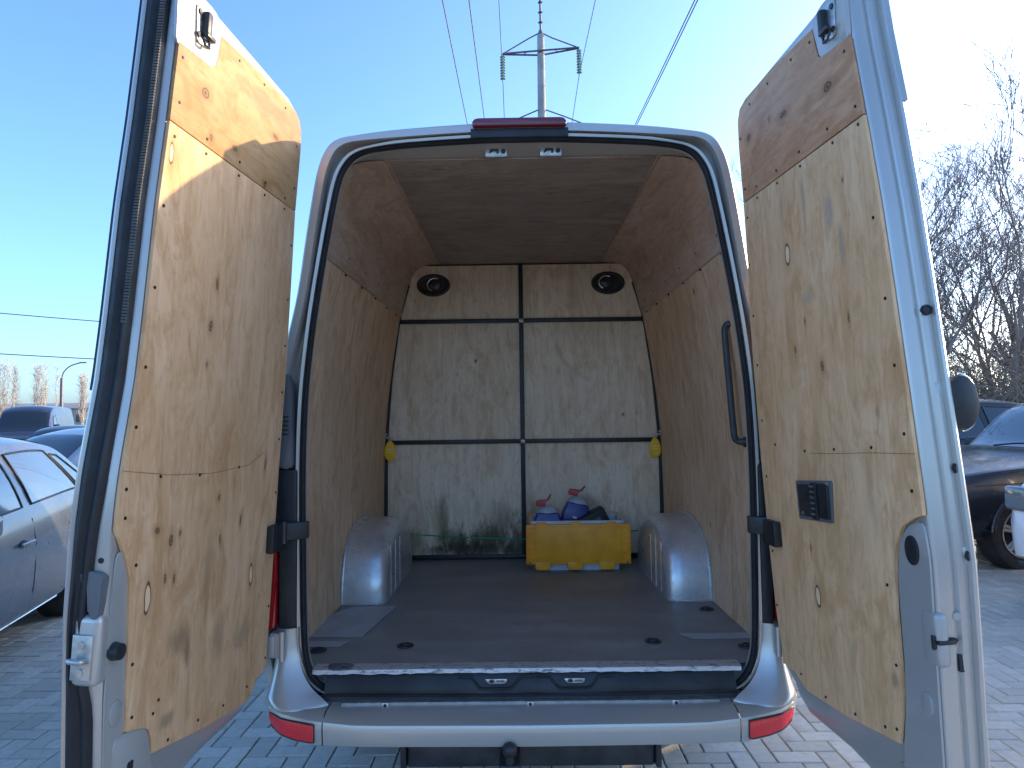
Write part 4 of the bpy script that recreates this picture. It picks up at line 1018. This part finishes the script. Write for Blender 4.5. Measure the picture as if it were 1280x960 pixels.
SUV = dict(x=[0, .06, .25, 1.0, 1.68, 2.22, 2.6, 3.2, 3.9, 4.45, 4.7, 4.78], zc=[.60, .80, 1.0, 1.10, 1.15, 1.62, 1.76, 1.78, 1.76, 1.70, 1.20, .75],
           ze=[.56, .76, .96, 1.05, 1.10, 1.56, 1.69, 1.71, 1.69, 1.63, 1.16, .73], zb=[.54, .74, .93, 1.02, 1.06, 1.08, 1.09, 1.10, 1.11, 1.12, 1.08, .7],
           we=[.55, .70, .78, .80, .80, .68, .65, .645, .645, .64, .66, .6], wb=[.66, .82, .92, .95, .955, .96, .96, .96, .955, .94, .90, .8])
M_SUV = paint('suv_dark_blue', (.020, .024, .032), .35, .25, .06)
a_v = R(8)
suv = Car('suv', 'dark blue off-roader with alloy wheel parked beyond the door with the round mirror', place(4.75, 5.18, a_v, 1.0), a_v, M_SUV, SUV, axles=(1.0, 3.75), wr=.375, arch=.44, sill=.36, cat='car', glass=M_GLASSL)
suv.side_window(2.12, 2.76, 2.36, 2.70, .08, .88); suv.side_window(2.80, 3.60, 2.76, 3.55, .08, .88); suv.side_window(3.68, 4.40, 3.66, 4.25, .08, .88)
suv.screen('windscreen', 1.73, 2.24); suv.wheels(6, .64); suv.mirror(2.10, 1.18, mat=M_BLACK); suv.lamps(.86, .70, .30, .18)
suv.line('bonnet_gap', [(.35, .945), (1.45, 1.045)], .006); suv.line('door_gap', [(1.62, .45), (1.62, 1.05)], .004); suv.line('waist_trim', [(.4, .86), (1.6, .90), (4.4, .93)], .006)
for sd in (-1, 1):
    tube('arch_flare', [(1.0 + .452 * math.cos(t_), sd * (suv.side(1.0 + .46 * math.copysign(1, math.cos(t_)), .9) + .004), .375 + .452 * math.sin(t_)) for t_ in np.linspace(.1, math.pi - .1, 20)], .024, M_SUV, suv.o, 8)
cw = box('cowl', (1.66, 0, 1.140), (.16, 1.36, .05), plain('dusty_cowl', (.16, .15, .13), .9, var=.4, bump=.4), suv.o, .01)
for y in (-.35, .25):
    tube('wiper', [(1.66, y, 1.178), (1.72, y - .22, 1.205), (1.76, y - .50, 1.215)], .009, M_BLACK, suv.o, 6)
# second dark car behind the off-roader
sv2 = Car('estate_car', 'black estate car standing between the off-roader and the bare thicket', place(5.6, 8.6, R(4), 2.4), R(4), paint('estate_black', (.018, .02, .022), .3, .3, .1), SUV, axles=(1.0, 3.75), wr=.36, arch=.42, sill=.33)
sv2.side_window(2.12, 2.76, 2.36, 2.70, .08, .88); sv2.side_window(2.80, 3.60, 2.76, 3.55, .08, .88); sv2.side_window(3.68, 4.40, 3.66, 4.25, .08, .88); sv2.screen('windscreen', 1.73, 2.24); sv2.wheels(); sv2.lamps(.86, .7)
# white hatchback whose nose corner shows in front of the off-roader's wheel
HATCH = dict(x=[0, .05, .22, .8, 1.15, 1.85, 2.3, 2.9, 3.4, 3.8, 4.0, 4.06], zc=[.45, .62, .78, .93, 1.0, 1.40, 1.475, 1.48, 1.44, 1.34, .98, .6], ze=[.42, .58, .74, .89, .96, 1.34, 1.41, 1.415, 1.38, 1.28, .95, .58],
             zb=[.40, .56, .72, .86, .92, .95, .96, .98, .99, 1.0, .92, .55], we=[.4, .58, .66, .70, .70, .58, .55, .545, .54, .54, .6, .5], wb=[.5, .70, .80, .86, .87, .875, .875, .875, .87, .85, .8, .7])
M_WHITE = paint('car_white', (.72, .73, .74), .0, .28, .08)
# (its nose is built below on a taller van body, added for shade)
# vehicles on the left, behind the sedan
a2 = R(90 - 18)
cr2 = Car('saloon_car', 'silver saloon with dark windscreen facing out behind the blue sedan', place(-6.95, 7.6, a2, 1.7), a2, paint('saloon_silver', (.46, .47, .48), .5, .3, .1), SEDAN, axles=(.92, 3.75), wr=.32, arch=.37)
cr2.screen('windscreen', 1.40, 2.05); cr2.side_window(1.75, 2.58, 2.12, 2.52, .08, .86, mat=M_GLASSL); cr2.side_window(2.72, 3.58, 2.64, 3.30, .08, .86, mat=M_GLASSL); cr2.mirror(1.66, 1.02, mat=M_BLACK); cr2.wheels(); cr2.lamps(.64, .66)
VAN = dict(x=[0, .05, .22, .8, 1.15, 1.95, 2.4, 3.5, 5.0, 5.3, 5.4], zc=[.6, .8, 1.02, 1.20, 1.28, 2.08, 2.22, 2.25, 2.25, 2.18, 1.6], ze=[.56, .76, .98, 1.15, 1.23, 2.00, 2.13, 2.16, 2.16, 2.1, 1.55], zb=[.54, .74, .96, 1.12, 1.2, 1.24, 1.25, 1.26, 1.26, 1.26, 1.2],
           we=[.5, .66, .74, .80, .82, .76, .76, .78, .78, .78, .75], wb=[.6, .82, .92, .97, .98, .985, .985, .985, .985, .98, .95])
M_VANB = paint('van_dark_blue', (.045, .055, .10), .4, .3, .1)
def far_van(name, label, loc, rz, mat, cat='van', side=True):
    v = Car(name, label, loc, rz, mat, VAN, axles=(.95, 4.2), wr=.34, arch=.39, sill=.3, cat=cat, group=None)
    v.screen('windscreen', 1.18, 1.84, .93, .88); v.wheels(); v.lamps(.85, .72, .26, .2); v.mirror(1.45, 1.45, mat=M_BLACK)
    if side: v.side_window(1.52, 2.3, 1.95, 2.28, .08, .70)
    return v
wv = far_van('panel_van', 'white vehicle nose beside the off-roader wheel, tall van body added to shade the paving', (4.02, 2.58, 0), R(2), M_WHITE)  # only the nose corner shows; tall body added to keep sun off the paving
box('bumper_lip', (.14, 0, .33), (.18, 1.50, .04), M_BLACK, wv.o, .01)
far_van('panel_van', 'dark blue van with wide windscreen in the row behind the sedan', (-17.6, 21.6, 0), R(90 + 22), M_VANB)
far_van('panel_van', 'white panel van standing behind the dark blue van', (-16.9, 29.5, 0), R(60), M_WHITE)
far_van('panel_van', 'pale grey van with only its flank showing past the dark blue van', (-24.6, 23.2, 0), R(128), paint('van_pale', (.50, .54, .60), .3, .35, .15))
cr3 = Car('saloon_car', 'dark grey saloon parked in front of the white panel van', place(-13.1, 17.2, R(100), 1.7), R(100), paint('saloon_dark', (.06, .07, .085), .5, .3, .1), SEDAN, axles=(.92, 3.75), wr=.32, arch=.37)
cr3.screen('windscreen', 1.40, 2.05); cr3.side_window(1.75, 2.58, 2.12, 2.52, .08, .86); cr3.side_window(2.72, 3.58, 2.64, 3.30, .08, .86); cr3.wheels(); cr3.lamps(.64, .66)

# ------------------------------------------------------------------ power line, street lamp, wires
M_CONC = plain('weathered_concrete', (.42, .40, .37), .85, var=.15, scale=2, bump=.3, bscale=20)
M_WIRE = plain('cable_grey', (.06, .06, .065), .6)
M_GALV = plain('galvanised_steel', (.20, .19, .19), .6, .4)
M_INS = plain('glass_insulator', (.30, .48, .42), .15, 0, var=.15)
PD = 33.0; PX = (683 - 647) / 870 * PD - .03; PYY = PD - 2.45
pyl = empty('power_pylon', (PX, PYY, 0)); tag(pyl, 'tall concrete power pylon with steel crossarms and insulator strings behind the van', 'pylon')
ZT = 20.05
cyl('pole', (0, 0, -.2), (0, 0, ZT), .30, M_CONC, pyl, 24, .17)
def arm(z, xl, xr, stay, dz=(0, 0)):
    for x, d in ((xl, dz[0]), (xr, dz[1])):
        for y in (-.22, .22): tube('crossarm', [(0, y, z), (x, y * .15, z + d)], .045, M_GALV, pyl, 6)
        tube('stay', [(0, 0, z + stay), (x * .30, 0, z + stay * .72), (x, 0, z + d)], .032, M_GALV, pyl, 6)
        for k in (.35, .65): tube('lacing', [(x * k, -.22 * (1 - k * .85), z + d * k), (x * (k + .12), .22 * (1 - (k + .12) * .85), z + d * (k + .12))], .02, M_GALV, pyl, 5)
def insulator(x, z, n=9, y=0):
    loops = []
    for k in range(n):
        zz = z - .10 - k * .135
        for r_, d in ((.03, 0), (.125, -.035), (.13, -.055), (.03, -.075)): loops.append([(x + r_ * math.cos(a), y + r_ * math.sin(a), zz + d) for a in np.linspace(0, 2 * math.pi, 15)[:-1]])
    loops.append([(x + .025 * math.cos(a), y + .025 * math.sin(a), z - .1 - n * .135 - .08) for a in np.linspace(0, 2 * math.pi, 15)[:-1]])
    loops.insert(0, [(x + .025 * math.cos(a), y + .025 * math.sin(a), z) for a in np.linspace(0, 2 * math.pi, 15)[:-1]])
    loft('insulator_string', loops, M_INS, pyl, closed=True, ang=40)
ZA = 19.2
arm(ZA, -1.86, 1.85, 1.02, (-.03, .22)); insulator(-1.86, ZA - .03); insulator(1.85, ZA + .22)
ZB = 14.95
arm(ZB, -3.3, 3.7, 1.5); insulator(-3.2, ZB); insulator(3.5, ZB); insulator(-2.5, ZB)
loft('lightning_peak', [[(r_ * math.cos(a), r_ * math.sin(a), ZT + z) for a in np.linspace(0, 2 * math.pi, 11)[:-1]] for r_, z in ((.16, 0), (.09, .25), (.05, .3), (.05, .6), (.12, .66), (.05, .72), (.05, 1.1), (.12, 1.16), (.05, 1.22), (.05, 1.6), (.12, 1.66), (.05, 1.72), (.05, 2.4), (.22, 2.5), (.2, 2.62), (.05, 2.7))], M_GALV, pyl, closed=True, cap=True)
tube('peak_wire_clamp', [(-.3, 0, ZT + 2.5), (.3, 0, ZT + 2.5)], .05, M_GALV, pyl, 6)
def wire(label, a, b, sag, r=.017, cat='power line', group='wires of the power line'):
    a, b = Vector(a), Vector(b); n = 40
    o = tube('power_line_wire', [a.lerp(b, i / n) - Vector((0, 0, sag * 4 * (i / n) * (1 - i / n))) for i in range(n + 1)], r, M_WIRE, None, 5); tag(o, label, cat, group); return o
iz = 1.30
yN = -70; yF = 150
ins = [(-1.86, ZA - .03 - iz), (1.85, ZA + .22 - iz), (-3.2, ZB - iz), (-2.5, ZB - iz), (3.5, ZB - iz)]
labs = ['wire hanging from the short upper crossarm on the lamp post side', 'wire hanging from the short upper crossarm on the thicket side', 'outermost wire of the lower crossarm on the lamp post side', 'inner wire of the lower crossarm on the lamp post side', 'wire of the lower crossarm on the thicket side']
for (x, z), lb in zip(ins, labs):
    wire(lb + ' coming overhead', (PX + x, PYY, z), (PX + x * 1.0, yN, z + 1), 2.4)
    wire(lb + ' running on away', (PX + x, PYY, z), (PX + x * 1.05, yF, z - 2), 2.0)
wire('second wire beside the thicket-side lower wire', (PX + 3.62, PYY, ZB - iz + .1), (PX + 3.66, yN, ZB - iz + 1.1), 2.4)

lampp = empty('street_lamp', (-37.2, 54, 0)); tag(lampp, 'street lamp with curved arm between the bare poplars', 'street lamp')
cyl('post', (0, 0, 0), (0, 0, 5.2), .16, M_GALV, lampp, 12, .11)
tube('arm', catmull([(0, 0, 5.1), (.15, 0, 5.7), (.7, 0, 6.2), (1.5, 0, 6.45)], 5), .05, M_GALV, lampp, 8)
box('head', (1.75, 0, 6.46), (.6, .2, .1), M_GALV, lampp, .03)
def upole(loc, label):
    o = empty('utility_pole', loc); tag(o, label, 'utility pole')
    cyl('pole', (0, 0, 0), (0, 0, 9.4), .16, M_CONC, o, 12, .11); box('crossarm', (0, 0, 9.0), (1.6, .1, .1), M_GALV, o, .01)
    for x in (-.7, .7): cyl('insulator', (x, 0, 9.05), (x, 0, 9.25), .05, M_INS, o, 10)
upole((-46, 26, 0), 'utility pole carrying the phone cables beyond the pale grey van'); upole((4, 66, 0), 'utility pole carrying the phone cables far behind the silver van')
for dx, z0, z1, lb in ((-.7, 9.2, 9.2, 'upper phone cable slung past the poplars'), (.7, 6.6, 6.8, 'lower phone cable slung past the poplars')):
    o = wire(lb, (-46 + dx, 26, z0), (4 + dx, 66, z1), 1.2, .03, 'cable', 'phone cables over the car park')

# ------------------------------------------------------------------ bare trees
def twig_mat(name, a, b):
    t = NT(name); c = t.coord(); t.set(base=t.mix(t.noise(c, 1.5, 4), a, b), rough=.85, spec=.2); return t.m
M_BARK = twig_mat('grey_bark', (.26, .22, .19), (.38, .32, .27))
M_BARKB = twig_mat('brown_twigs', (.30, .22, .155), (.44, .34, .25))
M_POP = twig_mat('poplar_twigs', (.40, .36, .31), (.54, .49, .43))
class Twigs:
    def __init__(s): s.v = []; s.f = []
    def seg(s, pts, r0, r1, n=3):
        m = len(pts)
        rr = [r0 + (r1 - r0) * i / (m - 1) for i in range(m)]
        base = len(s.v); up = None
        for i, p in enumerate(pts):
            d = (pts[min(i + 1, m - 1)] - pts[max(i - 1, 0)]); d.normalize()
            if up is None: up = d.orthogonal().normalized()
            up = up - d * up.dot(d); up.normalize(); q = d.cross(up)
            for j in range(n):
                an = 6.2832 * j / n; s.v.append(p + up * (rr[i] * math.cos(an)) + q * (rr[i] * math.sin(an)))
        for i in range(m - 1):
            for j in range(n):
                k = (j + 1) % n; s.f.append((base + i * n + j, base + i * n + k, base + (i + 1) * n + k, base + (i + 1) * n + j))
    def build(s, name, mat, parent):
        me = bpy.data.meshes.new(name); me.from_pydata(s.v, [], s.f); me.materials.append(mat); me.polygons.foreach_set('use_smooth', [True] * len(me.polygons)); me.update()
        return link(bpy.data.objects.new(name, me), parent)
def grow(tr, cr, p, d, ln, r, lev, maxlev, rg, up=.25, spread=.55, kids=(3, 5), wob=.16):
    n = 5 if lev < 2 else 4; pts = [p.copy()]; dd = d.copy()
    for i in range(n):
        dd = (dd + Vector((rg.gauss(0, wob), rg.gauss(0, wob), rg.gauss(0, wob) + up * .12))).normalized(); pts.append(pts[-1] + dd * (ln / n))
    tgt = tr if lev == 0 else cr
    tgt.seg(pts, r, r * .55 if lev < maxlev else r * .35, 7 if lev == 0 else (5 if lev == 1 else 3))
    if lev >= maxlev: return
    for k in range(rg.randint(*kids) + (1 if lev else 2)):
        t_ = rg.uniform(.30, 1.0); i = min(int(t_ * n), n - 1); q = pts[i].lerp(pts[i + 1], t_ * n - i)
        ax = Vector((rg.gauss(0, 1), rg.gauss(0, 1), rg.gauss(0, 1))); ax = (ax - dd * ax.dot(dd)).normalized()
        nd = (dd + ax * rg.uniform(.35, 1.0) * spread * 1.6 + Vector((0, 0, up))).normalized()
        grow(tr, cr, q, nd, ln * rg.uniform(.50, .78), max(.0060, r * rg.uniform(.38, .55)), lev + 1, maxlev, rg, up, spread, kids, wob)
def bare_tree(name, label, loc, h, seed, stems=3, lean=(0, 0), maxlev=5, mat=None, group='bare trees of the thicket', spread=.55, up=.25, rad=.09, kids=(3, 5), cat='tree'):
    rg = random.Random(seed); o = empty(name, loc); tag(o, label, cat, group)
    tr, cr = Twigs(), Twigs()
    for k in range(stems):
        a = rg.uniform(0, 6.28); d = Vector((math.cos(a) * .35 + lean[0], math.sin(a) * .35 + lean[1], 1)).normalized() if stems > 1 else Vector((lean[0], lean[1], 1)).normalized()
        grow(tr, cr, Vector((math.cos(a) * .2, math.sin(a) * .2, -.1)), d, h * rg.uniform(.36, .46), rad * rg.uniform(.7, 1.1), 0, maxlev, rg, up, spread, kids)
    tr.build('trunk', mat or M_BARK, o); cr.build('crown', mat or M_BARK, o)
    return o
TH = [((11.2, 14.4), 11.2, 11, 3, 'many-stemmed bare tree rising behind the parked estate car'), ((10.9, 17.2), 10.0, 12, 3, 'bare tree whose outer twigs show past the door with the round mirror'), ((13.3, 15.6), 12.2, 13, 2, 'bare tree with slanting limbs over the off-roader'),
      ((13.6, 18.6), 12.6, 14, 3, 'bare tree standing deeper in the thicket beyond the slanting limbs'), ((16.4, 19.0), 11.5, 16, 3, 'bare tree at the back of the thicket')]
for (x, y), h, sd, st, lb in TH: bare_tree('bare_tree', lb, (x, y, 0), h, sd, st, maxlev=5, kids=(2, 4), rad=.10)
# a leaning limb crossing the thicket, and the big tree out to the right whose outer twigs reach into view
bare_tree('bare_tree', 'bare tree leaning far over in front of the thicket', (15.6, 14.6, 0), 8.0, 52, 1, (-.75, .2), 5, kids=(2, 4), rad=.13)
bare_tree('bare_tree', 'tall bare tree reaching its outer twigs out above the off-roader', (16.4, 13.4, 0), 13.0, 41, 1, (-.04, .1), 5, kids=(2, 4), rad=.17)
# brushwood: nobody could count the stems
def brush():
    rg = random.Random(77); tw = Twigs()
    for i in range(4600):
        x = rg.uniform(5.0, 21); y = 12.6 + (x - 10) * -.12 + rg.uniform(0, 8)
        p = Vector((x, y, 0)); a = rg.uniform(0, 6.28); h = rg.uniform(1.4, 4.2) * (1 if rg.random() < .8 else 1.3)
        d = Vector((math.cos(a) * .5, math.sin(a) * .5, 1)); pts = [p]
        for k in range(4):
            d = (d + Vector((rg.gauss(0, .3), rg.gauss(0, .3), rg.gauss(0, .12) - .06 * k))).normalized(); pts.append(pts[-1] + d * h / 4)
        tw.seg(pts, .016, .006)
        for k in range(5):
            q = pts[rg.randint(1, 4)]; dd = Vector((rg.gauss(0, 1), rg.gauss(0, 1), rg.gauss(.2, .7))).normalized(); l = rg.uniform(.4, 1.1)
            tw.seg([q, q + dd * l * .5 + Vector((0, 0, rg.gauss(0, .08))), q + dd * l], .008, .003)
    o = tw.build('brushwood', M_BARKB, None); tag(o, 'tangled brown brushwood under the bare trees', 'brushwood', kind='stuff')
brush()
# hedge bank beneath the brushwood so its foot reads as dense
def bank():
    v = []; f = []; nx, ny = 60, 16; rg = random.Random(5)
    for i in range(nx + 1):
        for j in range(ny + 1):
            x = 4.5 + 18 * i / nx; y = 12.8 + (x - 10) * -.12 + 10 * j / ny
            v.append((x, y, .02 + .75 * min(1, j / 5) + rg.uniform(-.12, .12) * min(1, j / 3)))
    for i in range(nx):
        for j in range(ny): f.append((i * (ny + 1) + j, i * (ny + 1) + j + 1, (i + 1) * (ny + 1) + j + 1, (i + 1) * (ny + 1) + j))
    o = mesh('leaf_litter_bank', v, f, plain('leaf_litter', (.13, .095, .065), .95, var=.4, scale=3, bump=.8, bscale=12)); tag(o, kind='structure')
bank()
# poplars far on the left
for k, (px, d, h, lb) in enumerate(((12, 118, 12.5, 'broad sunlit poplar beside the street lamp, behind the dark blue van'), (58, 122, 12.0, 'sunlit bare poplar standing right behind the street lamp'), (112, 115, 9.5, 'sunlit bare poplar half hidden by the open door with the striker'), (-14, 116, 12.0, 'sunlit bare poplar beyond the pale grey van'))):
    x = (px - 647) / 870 * d
    rg = random.Random(60 + k); o = empty('poplar_tree', (x, d - 2.45, 0)); tag(o, lb, 'tree', 'poplars far across the car park')
    tr, cr = Twigs(), Twigs()
    for q in range(7):
        p = Vector((rg.gauss(0, 1.7), rg.gauss(0, 1.2), -.1)); tr.seg([p, p + Vector((rg.gauss(0, .2), 0, h * .5)), p + Vector((rg.gauss(0, .3), 0, h * rg.uniform(.70, 1)))], .10, .02, 5)
        for i in range(34):
            zz = h * rg.uniform(.08, .92); a = rg.uniform(0, 6.28); l = rg.uniform(.8, 2.4) * (1.15 - zz / h * .5)
            q0 = p + Vector((0, 0, zz)); q1 = q0 + Vector((math.cos(a) * l * .35, math.sin(a) * l * .35, l * .8)); cr.seg([q0, q0.lerp(q1, .5), q1], .030, .012)
            for w in range(4):
                b = q0.lerp(q1, rg.uniform(.2, 1)); cr.seg([b, b + Vector((rg.gauss(0, .45), rg.gauss(0, .45), rg.uniform(.3, 1.1)))], .017, .009)
    tr.build('trunk', M_POP, o); cr.build('crown', M_POP, o)
# low buildings and hills on the horizon
bld = empty('low_building', (-92, 140, 0)); tag(bld, 'long low cream building below the poplars', 'building')
box('wall', (0, 0, 2.2), (44, 9, 4.4), plain('cream_render', (.55, .48, .36), .85), bld, 0)
prism('roof', [(-5, 4.4), (5, 4.4), (0, 5.6)], -22.4, 22.4, plain('grey_roof', (.28, .27, .27), .8), bld, 0, 'yz')
for i in range(12): box('window', (-19 + i * 3.4, -4.52, 2.4), (1.3, .08, 1.4), M_GLASS, bld, 0)
def hills():
    v = []; f = []; n = 140; rg = random.Random(9)
    for i in range(n + 1):
        a = -1.2 + 2.6 * i / n; d = 950
        h = 22 + 14 * math.sin(a * 5 + 1) + 7 * math.sin(a * 13) + rg.uniform(-1, 1)
        for r_, z in ((d - 200, -1), (d - 60, h * .75), (d, h), (d + 200, h * .8)): v.append((math.sin(a) * r_, math.cos(a) * r_, z))
    for i in range(n):
        for j in range(3): f.append((i * 4 + j, i * 4 + j + 1, i * 4 + j + 5, i * 4 + j + 4))
    o = mesh('hills', v, f, plain('winter_hills', (.16, .15, .14), .95, scale=.01, var=.3)); tag(o, kind='structure')
hills()
